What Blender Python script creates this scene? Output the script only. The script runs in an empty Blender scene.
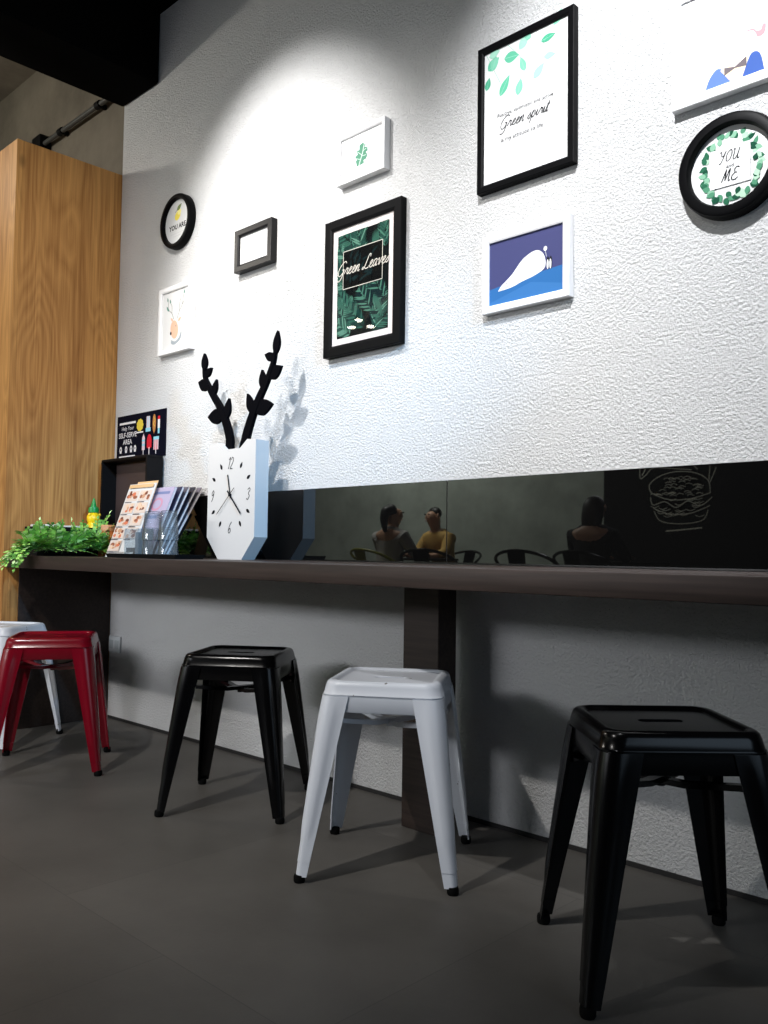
import bpy, bmesh, math, random
from mathutils import Vector, Matrix

random.seed(7)
S = bpy.context.scene
COL = S.collection
PI = math.pi

# ------------------------------------------------------------------ camera
cam_d = bpy.data.cameras.new('camera')
cam_d.sensor_fit = 'HORIZONTAL'; cam_d.sensor_width = 36.0; cam_d.lens = 868.504 / 768 * 36.0
cam_d.clip_start = 0.02; cam_d.clip_end = 60
cam = bpy.data.objects.new('camera', cam_d); COL.objects.link(cam)
_r = Vector((0.71856341, 0.69532992, 0.01352521)); _u = Vector((0.02288583, -0.04307887, 0.99880952)); _f = Vector((-0.69508479, 0.71739843, 0.04686811))
M = Matrix((_r, _u, -_f)).transposed().to_4x4(); M.translation = Vector((0, -2.0687, 0.79))
cam.matrix_world = M
S.camera = cam

# ------------------------------------------------------------------ view, world, lights
S.view_settings.view_transform = 'Standard'; S.view_settings.look = 'None'
S.view_settings.exposure = 0.0; S.view_settings.gamma = 1.0; S.view_settings.use_curve_mapping = False
W = bpy.data.worlds.new('world'); S.world = W; W.use_nodes = True
W.node_tree.nodes['Background'].inputs[0].default_value = (0.9, 0.95, 1, 1)
W.node_tree.nodes['Background'].inputs[1].default_value = 0.05

def lamp(name, kind, loc, energy, color=(1, 1, 1), target=None, size=0.06, spot=None, blend=0.5, size_y=None):
    d = bpy.data.lights.new(name, kind); d.energy = energy; d.color = color
    if kind == 'AREA':
        d.shape = 'RECTANGLE'; d.size = size; d.size_y = size_y or size
    else:
        d.shadow_soft_size = size
    if kind == 'SPOT': d.spot_size = math.radians(spot); d.spot_blend = blend
    o = bpy.data.objects.new(name, d); COL.objects.link(o); o.location = loc
    if target is not None:
        o.rotation_euler = (Vector(target) - Vector(loc)).to_track_quat('-Z', 'Y').to_euler()
    return o
# wall washers on the ceiling close to the white wall
lamp('wall_wash_spot', 'SPOT', (-2.58, -1.30, 3.02), 250, (1.0, 0.985, 0.97), (-2.58, 0.0, 1.9), 0.03, 60, 0.85)
lamp('wall_wash_spot', 'SPOT', (-0.80, -1.30, 3.02), 325, (0.97, 0.98, 1.0), (-0.86, 0.0, 1.85), 0.03, 74, 0.85)
# ceiling spot further into the room, then two added fill spots
lamp('room_spot', 'SPOT', (-1.75, -2.65, 3.05), 205, (1.0, 0.97, 0.93), (-2.35, 0.0, 0.75), 0.04, 64, 0.7)
lamp('cool_spot', 'SPOT', (1.6, -1.4, 2.45), 700, (0.30, 0.62, 1.0), (-2.6, -0.15, 1.12), 0.05, 19, 0.9)  # narrow cool spot added to tint the clock's right side
lamp('cupboard_fill', 'SPOT', (-0.6, -2.4, 3.05), 220, (1.0, 0.93, 0.82), (-3.81, -0.3, 1.5), 0.05, 40, 0.9)  # warm spot added to brighten the side of the cupboard
# lamp left of the bulkhead, in front of the tall oak cupboard
lamp('cupboard_lamp', 'POINT', (-4.7, -1.35, 2.78), 38, (1.0, 0.93, 0.83), None, 0.05)
# cool area fill added on the right, no shopfront stands there
lamp('cool_side_fill', 'AREA', (2.6, -1.6, 1.75), 22, (0.62, 0.80, 1.0), (-2.6, -0.3, 1.0), 2.2, size_y=2.0)
# unseen area fill added to brighten the wall under the counter
lamp('under_counter_fill', 'AREA', (-3.6, -4.9, 1.9), 19, (0.93, 0.95, 1.0), (-3.2, 0.0, 0.35), 2.2, size_y=0.5).data.spread = math.radians(75)
# lights in the seating area behind the viewer
lamp('seating_light', 'AREA', (-6.8, -4.3, 3.3), 280, (0.95, 1.0, 0.93), (-6.8, -6.0, 1.2), 1.2, size_y=0.5)
lamp('mural_light', 'SPOT', (-3.9, -4.4, 3.1), 60, (1, 0.97, 0.9), (-3.8, -6.0, 1.4), 0.05, 50, 0.5)

# ------------------------------------------------------------------ materials
MATS = {}
def mat(name, color=(0.8, 0.8, 0.8), rough=0.5, metal=0.0, spec=0.5, ior=1.5, coat=0.0, noise=None, bump=None, emit=None):
    """noise = (scale, amount, detail): value variation of the colour; bump = (scale, strength, distance)."""
    if name in MATS: return MATS[name]
    m = bpy.data.materials.new(name); m.use_nodes = True; nt = m.node_tree
    b = nt.nodes['Principled BSDF']
    b.inputs['Base Color'].default_value = (*color, 1); b.inputs['Roughness'].default_value = rough
    b.inputs['Metallic'].default_value = metal; b.inputs['Specular IOR Level'].default_value = spec
    b.inputs['IOR'].default_value = ior; b.inputs['Coat Weight'].default_value = coat
    tc = nt.nodes.new('ShaderNodeTexCoord')
    if noise:
        n = nt.nodes.new('ShaderNodeTexNoise'); n.inputs['Scale'].default_value = noise[0]; n.inputs['Detail'].default_value = noise[2] if len(noise) > 2 else 4
        nt.links.new(tc.outputs['Object'], n.inputs['Vector'])
        r = nt.nodes.new('ShaderNodeMapRange'); r.inputs[1].default_value = 0.3; r.inputs[2].default_value = 0.7
        r.inputs[3].default_value = 1 - noise[1]; r.inputs[4].default_value = 1 + noise[1]
        nt.links.new(n.outputs['Fac'], r.inputs[0])
        mx = nt.nodes.new('ShaderNodeVectorMath'); mx.operation = 'SCALE'; mx.inputs[0].default_value = color
        nt.links.new(r.outputs[0], mx.inputs['Scale']); nt.links.new(mx.outputs[0], b.inputs['Base Color'])
    if bump:
        n2 = nt.nodes.new('ShaderNodeTexNoise'); n2.inputs['Scale'].default_value = bump[0]; n2.inputs['Detail'].default_value = 3
        nt.links.new(tc.outputs['Object'], n2.inputs['Vector'])
        bp = nt.nodes.new('ShaderNodeBump'); bp.inputs['Strength'].default_value = bump[1]; bp.inputs['Distance'].default_value = bump[2]
        nt.links.new(n2.outputs['Fac'], bp.inputs['Height']); nt.links.new(bp.outputs[0], b.inputs['Normal'])
    if emit:
        b.inputs['Emission Color'].default_value = (*emit[0], 1); b.inputs['Emission Strength'].default_value = emit[1]
    MATS[name] = m
    return m

def lin(r, g, b):
    f = lambda c: (c / 255 / 12.92) if c <= 10 else ((c / 255 + 0.055) / 1.055) ** 2.4
    return (f(r), f(g), f(b))

def stucco():
    m = mat('stucco_white', (0.80, 0.80, 0.80), 0.85, spec=0.15)
    nt = m.node_tree; b = nt.nodes['Principled BSDF']
    tc = nt.nodes.new('ShaderNodeTexCoord')
    n = nt.nodes.new('ShaderNodeTexNoise'); n.inputs['Scale'].default_value = 125; n.inputs['Detail'].default_value = 5; n.inputs['Roughness'].default_value = 0.66
    nt.links.new(tc.outputs['Object'], n.inputs['Vector'])
    r = nt.nodes.new('ShaderNodeMapRange'); r.clamp = False
    r.inputs[1].default_value = 0.30; r.inputs[2].default_value = 0.70
    nt.links.new(n.outputs['Fac'], r.inputs[0])
    n3 = nt.nodes.new('ShaderNodeTexNoise'); n3.inputs['Scale'].default_value = 150; n3.inputs['Detail'].default_value = 1.5
    nt.links.new(tc.outputs['Object'], n3.inputs['Vector'])
    pit = nt.nodes.new('ShaderNodeMapRange'); pit.interpolation_type = 'SMOOTHSTEP'; pit.inputs[1].default_value = 0.62; pit.inputs[2].default_value = 0.70
    nt.links.new(n3.outputs['Fac'], pit.inputs[0])
    ad = nt.nodes.new('ShaderNodeMath'); ad.operation = 'MULTIPLY_ADD'; ad.inputs[1].default_value = -0.8
    nt.links.new(pit.outputs[0], ad.inputs[0]); nt.links.new(r.outputs[0], ad.inputs[2])
    bp = nt.nodes.new('ShaderNodeBump'); bp.inputs['Strength'].default_value = 1.0; bp.inputs['Distance'].default_value = 0.0066
    nt.links.new(ad.outputs[0], bp.inputs['Height']); nt.links.new(bp.outputs[0], b.inputs['Normal'])
    return m

def concrete(name, col, sc=1.6, amt=0.35):
    m = mat(name, col, 0.85, spec=0.2)
    nt = m.node_tree; b = nt.nodes['Principled BSDF']; tc = nt.nodes.new('ShaderNodeTexCoord')
    n = nt.nodes.new('ShaderNodeTexNoise'); n.inputs['Scale'].default_value = sc; n.inputs['Detail'].default_value = 8; n.inputs['Roughness'].default_value = 0.65
    nt.links.new(tc.outputs['Object'], n.inputs['Vector'])
    r = nt.nodes.new('ShaderNodeMapRange'); r.inputs[1].default_value = 0.3; r.inputs[2].default_value = 0.7; r.inputs[3].default_value = 1 - amt; r.inputs[4].default_value = 1 + amt
    nt.links.new(n.outputs['Fac'], r.inputs[0])
    mx = nt.nodes.new('ShaderNodeVectorMath'); mx.operation = 'SCALE'; mx.inputs[0].default_value = col
    nt.links.new(r.outputs[0], mx.inputs['Scale']); nt.links.new(mx.outputs[0], b.inputs['Base Color'])
    bp = nt.nodes.new('ShaderNodeBump'); bp.inputs['Strength'].default_value = 0.3; bp.inputs['Distance'].default_value = 0.003
    nt.links.new(n.outputs['Fac'], bp.inputs['Height']); nt.links.new(bp.outputs[0], b.inputs['Normal'])
    return m

def floor_mat():
    m = mat('floor_tile', (0.16, 0.15, 0.14), 0.5, spec=0.3)
    nt = m.node_tree; b = nt.nodes['Principled BSDF']; tc = nt.nodes.new('ShaderNodeTexCoord')
    br = nt.nodes.new('ShaderNodeTexBrick'); br.offset = 0.5; br.inputs['Scale'].default_value = 1.0
    br.inputs['Brick Width'].default_value = 0.83; br.inputs['Row Height'].default_value = 0.83
    br.inputs['Mortar Size'].default_value = 0.0012; br.inputs['Mortar Smooth'].default_value = 0.3
    br.inputs['Color1'].default_value = (0.105, 0.098, 0.089, 1); br.inputs['Color2'].default_value = (0.092, 0.086, 0.078, 1); br.inputs['Mortar'].default_value = (0.070, 0.066, 0.061, 1)
    mp = nt.nodes.new('ShaderNodeMapping'); mp.inputs['Location'].default_value = (0.26, 0.285, 0)
    nt.links.new(tc.outputs['Object'], mp.inputs['Vector']); nt.links.new(mp.outputs[0], br.inputs['Vector'])
    n = nt.nodes.new('ShaderNodeTexNoise'); n.inputs['Scale'].default_value = 2.2; n.inputs['Detail'].default_value = 9; n.inputs['Roughness'].default_value = 0.6
    nt.links.new(tc.outputs['Object'], n.inputs['Vector'])
    r = nt.nodes.new('ShaderNodeMapRange'); r.inputs[1].default_value = 0.3; r.inputs[2].default_value = 0.7; r.inputs[3].default_value = 0.78; r.inputs[4].default_value = 1.2
    nt.links.new(n.outputs['Fac'], r.inputs[0])
    mx = nt.nodes.new('ShaderNodeVectorMath'); mx.operation = 'SCALE'
    nt.links.new(br.outputs['Color'], mx.inputs[0]); nt.links.new(r.outputs[0], mx.inputs['Scale']); nt.links.new(mx.outputs[0], b.inputs['Base Color'])
    n2 = nt.nodes.new('ShaderNodeTexNoise'); n2.inputs['Scale'].default_value = 120; n2.inputs['Detail'].default_value = 3
    nt.links.new(tc.outputs['Object'], n2.inputs['Vector'])
    bp = nt.nodes.new('ShaderNodeBump'); bp.inputs['Strength'].default_value = 0.12; bp.inputs['Distance'].default_value = 0.002
    nt.links.new(n2.outputs['Fac'], bp.inputs['Height']); nt.links.new(bp.outputs[0], b.inputs['Normal'])
    return m

def oak(name, c_dark, c_light):
    """grain runs along z; cathedral figure, fine pores and a few knots"""
    m = mat(name, c_light, 0.55, spec=0.3)
    nt = m.node_tree; b = nt.nodes['Principled BSDF']; L = nt.links.new
    tc = nt.nodes.new('ShaderNodeTexCoord')
    def mapping(sc):
        mp = nt.nodes.new('ShaderNodeMapping'); mp.inputs['Scale'].default_value = sc
        L(tc.outputs['Object'], mp.inputs['Vector']); return mp
    m1 = mapping((5, 5, 0.8))
    big = nt.nodes.new('ShaderNodeTexNoise'); big.inputs['Scale'].default_value = 1.0; big.inputs['Detail'].default_value = 2; L(m1.outputs[0], big.inputs['Vector'])
    mu = nt.nodes.new('ShaderNodeMath'); mu.operation = 'MULTIPLY'; mu.inputs[1].default_value = 34; L(big.outputs['Fac'], mu.inputs[0])
    fr = nt.nodes.new('ShaderNodeMath'); fr.operation = 'PINGPONG'; fr.inputs[1].default_value = 1.0; L(mu.outputs[0], fr.inputs[0])
    m2 = mapping((160, 160, 3.0))
    fine = nt.nodes.new('ShaderNodeTexNoise'); fine.inputs['Scale'].default_value = 1.0; fine.inputs['Detail'].default_value = 3; L(m2.outputs[0], fine.inputs['Vector'])
    m3 = mapping((9, 9, 0.35))
    band = nt.nodes.new('ShaderNodeTexNoise'); band.inputs['Scale'].default_value = 1.0; band.inputs['Detail'].default_value = 1; L(m3.outputs[0], band.inputs['Vector'])
    a1 = nt.nodes.new('ShaderNodeMath'); a1.operation = 'MULTIPLY_ADD'; a1.inputs[1].default_value = 0.13; L(fr.outputs[0], a1.inputs[0])
    a2 = nt.nodes.new('ShaderNodeMath'); a2.operation = 'MULTIPLY_ADD'; a2.inputs[1].default_value = 0.55; L(fine.outputs['Fac'], a2.inputs[0])
    a3 = nt.nodes.new('ShaderNodeMath'); a3.operation = 'MULTIPLY'; a3.inputs[1].default_value = 0.45; L(band.outputs['Fac'], a3.inputs[0])
    L(a3.outputs[0], a2.inputs[2]); L(a2.outputs[0], a1.inputs[2])
    cr = nt.nodes.new('ShaderNodeValToRGB'); e = cr.color_ramp.elements
    e[0].position = 0.30; e[0].color = (*c_dark, 1); e[1].position = 0.82; e[1].color = (*c_light, 1)
    L(a1.outputs[0], cr.inputs[0])
    m4 = mapping((4.2, 4.2, 2.1))
    vo = nt.nodes.new('ShaderNodeTexVoronoi'); vo.inputs['Scale'].default_value = 1.0; L(m4.outputs[0], vo.inputs['Vector'])
    kr = nt.nodes.new('ShaderNodeMapRange'); kr.interpolation_type = 'SMOOTHSTEP'; kr.inputs[1].default_value = 0.035; kr.inputs[2].default_value = 0.11; kr.inputs[3].default_value = 0.45; kr.inputs[4].default_value = 1.0
    L(vo.outputs['Distance'], kr.inputs[0])
    mx = nt.nodes.new('ShaderNodeVectorMath'); mx.operation = 'SCALE'; L(cr.outputs[0], mx.inputs[0]); L(kr.outputs[0], mx.inputs['Scale'])
    L(mx.outputs[0], b.inputs['Base Color'])
    bp = nt.nodes.new('ShaderNodeBump'); bp.inputs['Strength'].default_value = 0.15; bp.inputs['Distance'].default_value = 0.001
    L(fine.outputs['Fac'], bp.inputs['Height']); L(bp.outputs[0], b.inputs['Normal'])
    return m

def glassy(name, tint=(1, 1, 1), ior=1.45, haze=0.0, rim=None):
    """thin clear sheet: see-through with a Fresnel reflection"""
    if name in MATS: return MATS[name]
    m = bpy.data.materials.new(name); m.use_nodes = True; nt = m.node_tree; nt.nodes.remove(nt.nodes['Principled BSDF'])
    out = nt.nodes['Material Output']; t = nt.nodes.new('ShaderNodeBsdfTransparent'); t.inputs[0].default_value = (*tint, 1)
    g = nt.nodes.new('ShaderNodeBsdfGlossy'); g.inputs['Roughness'].default_value = 0.02
    fz = nt.nodes.new('ShaderNodeFresnel'); fz.inputs['IOR'].default_value = ior
    mx = nt.nodes.new('ShaderNodeMixShader'); ge = nt.nodes.new('ShaderNodeNewGeometry'); inv = nt.nodes.new('ShaderNodeMath'); inv.operation = 'MULTIPLY_ADD'; inv.inputs[1].default_value = -1.0; inv.inputs[2].default_value = 1.0; nt.links.new(ge.outputs['Backfacing'], inv.inputs[0])
    mu = nt.nodes.new('ShaderNodeMath'); mu.operation = 'MULTIPLY'; nt.links.new(fz.outputs[0], mu.inputs[0]); nt.links.new(inv.outputs[0], mu.inputs[1]); nt.links.new(mu.outputs[0], mx.inputs[0]); nt.links.new(t.outputs[0], mx.inputs[1]); nt.links.new(g.outputs[0], mx.inputs[2])
    if rim:   # longer path through the wall of the vessel towards its outline
        lw = nt.nodes.new('ShaderNodeLayerWeight'); lw.inputs[0].default_value = 0.35; mc = nt.nodes.new('ShaderNodeMix'); mc.data_type = 'RGBA'; mc.inputs['A'].default_value = (*tint, 1); mc.inputs['B'].default_value = (*rim, 1)
        nt.links.new(lw.outputs['Facing'], mc.inputs['Factor']); nt.links.new(mc.outputs['Result'], t.inputs[0])
    if haze:
        df = nt.nodes.new('ShaderNodeBsdfDiffuse'); df.inputs[0].default_value = (0.8, 0.85, 0.9, 1); m2 = nt.nodes.new('ShaderNodeMixShader'); m2.inputs[0].default_value = haze
        nt.links.new(mx.outputs[0], m2.inputs[1]); nt.links.new(df.outputs[0], m2.inputs[2]); mx = m2
    nt.links.new(mx.outputs[0], out.inputs['Surface'])
    MATS[name] = m
    return m

def dark_wood(name, col):
    m = mat(name, col, 0.5, spec=0.3)
    nt = m.node_tree; b = nt.nodes['Principled BSDF']; tc = nt.nodes.new('ShaderNodeTexCoord')
    mp = nt.nodes.new('ShaderNodeMapping'); mp.inputs['Scale'].default_value = (4, 90, 90); nt.links.new(tc.outputs['Object'], mp.inputs['Vector'])
    n = nt.nodes.new('ShaderNodeTexNoise'); n.inputs['Scale'].default_value = 1; n.inputs['Detail'].default_value = 5; nt.links.new(mp.outputs[0], n.inputs['Vector'])
    r = nt.nodes.new('ShaderNodeMapRange'); r.inputs[1].default_value = 0.3; r.inputs[2].default_value = 0.7; r.inputs[3].default_value = 0.7; r.inputs[4].default_value = 1.3
    nt.links.new(n.outputs['Fac'], r.inputs[0])
    mx = nt.nodes.new('ShaderNodeVectorMath'); mx.operation = 'SCALE'; mx.inputs[0].default_value = col
    nt.links.new(r.outputs[0], mx.inputs['Scale']); nt.links.new(mx.outputs[0], b.inputs['Base Color'])
    return m

# ------------------------------------------------------------------ mesh builder
class MB:
    def __init__(s): s.v = []; s.f = []; s.m = []
    def add(s, vs, fs, mi=0, mx=None):
        o = len(s.v)
        s.v += [tuple(mx @ Vector(p)) if mx is not None else tuple(p) for p in vs]
        s.f += [tuple(i + o for i in f) for f in fs]; s.m += [mi] * len(fs)
    def box(s, x0, x1, y0, y1, z0, z1, mi=0, bev=0.0, seg=2, mx=None):
        bm = bmesh.new(); bmesh.ops.create_cube(bm, size=1)
        for v in bm.verts: v.co = Vector(((x0 + x1) / 2 + v.co.x * (x1 - x0), (y0 + y1) / 2 + v.co.y * (y1 - y0), (z0 + z1) / 2 + v.co.z * (z1 - z0)))
        if bev: bmesh.ops.bevel(bm, geom=bm.edges[:], offset=bev, segments=seg, profile=0.5, affect='EDGES')
        bm.verts.index_update()
        s.add([v.co.copy() for v in bm.verts], [[v.index for v in f.verts] for f in bm.faces], mi, mx); bm.free()
    def prism(s, poly, fn, d0, d1, mi=0, mi_side=None):
        """poly = [(a, b)], fn(a, b, d) -> point; caps at d0 and d1"""
        n = len(poly)
        vs = [fn(a, b, d0) for a, b in poly] + [fn(a, b, d1) for a, b in poly]
        s.add(vs, [list(range(n)), list(range(2 * n - 1, n - 1, -1))], mi)
        s.add(vs, [[i, i + n, (i + 1) % n + n, (i + 1) % n] for i in range(n)], mi if mi_side is None else mi_side)
    def rings(s, rs, mi=0, cap0=True, cap1=True, loop=False, mx=None):
        n = len(rs[0]); vs = [p for r in rs for p in r]; fs = []
        k = len(rs)
        for i in range(k if loop else k - 1):
            a = i * n; b = ((i + 1) % k) * n
            fs += [[a + j, a + (j + 1) % n, b + (j + 1) % n, b + j] for j in range(n)]
        if not loop and cap0: fs.append(list(range(n - 1, -1, -1)))
        if not loop and cap1: fs.append([(k - 1) * n + j for j in range(n)])
        s.add(vs, fs, mi, mx)
    def tube(s, pts, rad, n=8, mi=0, mx=None):
        pts = [Vector(p) for p in pts]; rs = []
        if not hasattr(rad, '__len__'): rad = [rad] * len(pts)
        up = None
        for i, p in enumerate(pts):
            t = (pts[min(i + 1, len(pts) - 1)] - pts[max(i - 1, 0)]).normalized()
            if up is None: up = t.orthogonal().normalized()
            up = (up - t * up.dot(t)).normalized(); w = t.cross(up)
            rs.append([p + (up * math.cos(2 * PI * j / n) + w * math.sin(2 * PI * j / n)) * rad[i] for j in range(n)])
        s.rings(rs, mi, mx=mx)
    def lathe(s, prof, c=(0, 0, 0), n=24, mi=0, loop=False, mx=None):
        s.rings([[(c[0] + r * math.cos(2 * PI * j / n), c[1] + r * math.sin(2 * PI * j / n), c[2] + z) for j in range(n)] for r, z in prof], mi, loop=loop, mx=mx)
    def build(s, name, mats, parent=None, loc=None, smooth=True, ang=35):
        me = bpy.data.meshes.new(name); me.from_pydata(s.v, [], s.f)
        if not isinstance(mats, (list, tuple)): mats = [mats]
        for m in mats: me.materials.append(m)
        me.polygons.foreach_set('material_index', s.m); me.update()
        bm = bmesh.new(); bm.from_mesh(me)
        if not getattr(s, 'flat', False): bmesh.ops.recalc_face_normals(bm, faces=bm.faces)
        bm.to_mesh(me); bm.free()
        if smooth:
            me.polygons.foreach_set('use_smooth', [True] * len(me.polygons)); me.set_sharp_from_angle(angle=math.radians(ang))
        o = bpy.data.objects.new(name, me); COL.objects.link(o)
        if parent: o.parent = parent
        if loc: o.location = loc
        return o

def tag(o, label=None, cat=None, group=None, kind=None):
    if label: o['label'] = label
    if cat: o['category'] = cat
    if group: o['group'] = group
    if kind: o['kind'] = kind
    return o
def thing(name, label, cat, loc=(0, 0, 0), rz=0.0, group=None):
    o = bpy.data.objects.new(name, None); COL.objects.link(o); o.empty_display_size = 0.05
    o.location = loc; o.rotation_euler = (0, 0, rz)
    return tag(o, label, cat, group)
def struct(o): o['kind'] = 'structure'; return o
def dup(root, loc, rz, label=None):
    r = root.copy(); COL.objects.link(r); r.location = loc; r.rotation_euler = (0, 0, rz)
    if label: r['label'] = label
    for ch in list(root.children):
        c = ch.copy(); COL.objects.link(c); c.parent = r
        for g in ch.children:
            d = g.copy(); COL.objects.link(d); d.parent = c
    return r

# ------------------------------------------------------------------ flat art helpers (prints, dials)
def crom(pts, n=6):
    P = [Vector((*p, 0)) for p in pts]
    if len(P) < 3: return [(p.x, p.y) for p in P]
    out = []
    for i in range(len(P) - 1):
        a, b, c, d = P[max(i - 1, 0)], P[i], P[i + 1], P[min(i + 2, len(P) - 1)]
        for k in range(n):
            t = k / n
            q = 0.5 * ((2 * b) + (c - a) * t + (2 * a - 5 * b + 4 * c - d) * t * t + (3 * b - a - 3 * c + d) * t ** 3)
            out.append((q.x, q.y))
    out.append((P[-1].x, P[-1].y)); return out
SCRIPT = {
 'G': (.80, [[(.75,.85),(.6,1),(.35,.95),(.1,.6),(.1,.25),(.3,.0),(.55,.1),(.68,.4),(.45,.42)], [(.68,.4),(.62,-.2),(.4,-.4),(.2,-.3)]]),
 'r': (.42, [[(0,.1),(.12,.4),(.16,.52),(.2,.42),(.32,.44),(.3,.15),(.38,.02),(.46,.1)]]),
 'e': (.38, [[(0,.1),(.2,.25),(.3,.42),(.2,.5),(.1,.3),(.14,.05),(.28,.0),(.42,.12)]]),
 'n': (.48, [[(0,.1),(.1,.45),(.12,.3),(.1,0)], [(.1,.1),(.2,.4),(.3,.48),(.34,.35),(.32,.08),(.4,.0),(.5,.1)]]),
 'L': (.66, [[(.55,.8),(.5,1),(.35,.95),(.3,.6),(.2,.1),(.05,.0),(.0,.1),(.15,.15),(.4,.0),(.66,.05)]]),
 'a': (.50, [[(.36,.42),(.25,.5),(.1,.4),(.06,.15),(.16,.0),(.3,.15),(.38,.45),(.36,.1),(.42,.0),(.52,.1)]]),
 'v': (.44, [[(0,.35),(.08,.48),(.14,.3),(.2,.0),(.3,.25),(.36,.5),(.46,.45)]]),
 's': (.36, [[(0,.1),(.2,.4),(.24,.52),(.22,.35),(.3,.15),(.2,.0),(.06,.06)]]),
 'p': (.44, [[(0,.1),(.1,.5),(.05,-.4)], [(.08,.3),(.2,.5),(.32,.4),(.3,.1),(.18,.0),(.1,.1)]]),
 'i': (.26, [[(0,.1),(.1,.48),(.1,.1),(.18,.0),(.28,.1)], [(.12,.66),(.13,.72)]]),
 't': (.32, [[(0,.1),(.14,.8),(.1,.1),(.18,0),(.3,.1)], [(.0,.55),(.28,.58)]]),
 'Y': (.62, [[(.0,.9),(.1,1),(.18,.8),(.25,.55),(.4,.6),(.55,1)], [(.55,1),(.4,.3),(.25,-.1),(.1,-.05)]]),
 'O': (.66, [[(.4,1),(.15,.8),(.08,.35),(.25,0),(.5,.2),(.55,.7),(.4,1),(.25,.9)]]),
 'U': (.70, [[(.0,.9),(.1,1),(.12,.6),(.1,.2),(.25,0),(.45,.3),(.55,1)], [(.55,1),(.5,.3),(.58,0),(.7,.1)]]),
 'M': (.74, [[(0,0),(.1,.5),(.2,1),(.22,.5),(.25,.1)], [(.25,.1),(.4,.7),(.5,1),(.52,.5),(.55,.05),(.68,.1)]]),
 'E': (.56, [[(.5,.9),(.35,1),(.15,.85),(.25,.58),(.4,.55)], [(.25,.58),(.05,.35),(.1,.05),(.35,0),(.55,.15)]]),
 '1': (.34, [[(.08,.8),(.25,1),(.2,.5),(.15,0)]]),
 '2': (.46, [[(.05,.8),(.2,1),(.38,.85),(.3,.5),(.05,.05),(.1,.0),(.4,.02)]]),
 '3': (.44, [[(.05,.85),(.25,1),(.38,.82),(.2,.55),(.38,.3),(.2,0),(.02,.1)]]),
 '6': (.44, [[(.35,1),(.12,.6),(.05,.2),(.2,0),(.36,.2),(.25,.42),(.08,.25)]]),
 '9': (.44, [[(.36,.75),(.25,1),(.08,.8),(.15,.55),(.32,.7),(.36,.9),(.3,.4),(.15,.0)]]),
 ' ': (.32, []),
}
def text_mesh(s, size, bold=False):
    c = bpy.data.curves.new('text_tmp', 'FONT'); c.body = s; c.size = size; c.align_x = 'CENTER'; c.align_y = 'CENTER'; c.resolution_u = 2
    if bold: c.offset = size * (0.012 if bold is True else bold)
    o = bpy.data.objects.new('text_tmp', c); COL.objects.link(o)
    dg = bpy.context.evaluated_depsgraph_get(); me = bpy.data.meshes.new_from_object(o.evaluated_get(dg))
    vs = [(v.co.x, v.co.y) for v in me.vertices]; fs = [list(p.vertices) for p in me.polygons]
    bpy.data.objects.remove(o); bpy.data.meshes.remove(me); bpy.data.curves.remove(c)
    return vs, fs
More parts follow.
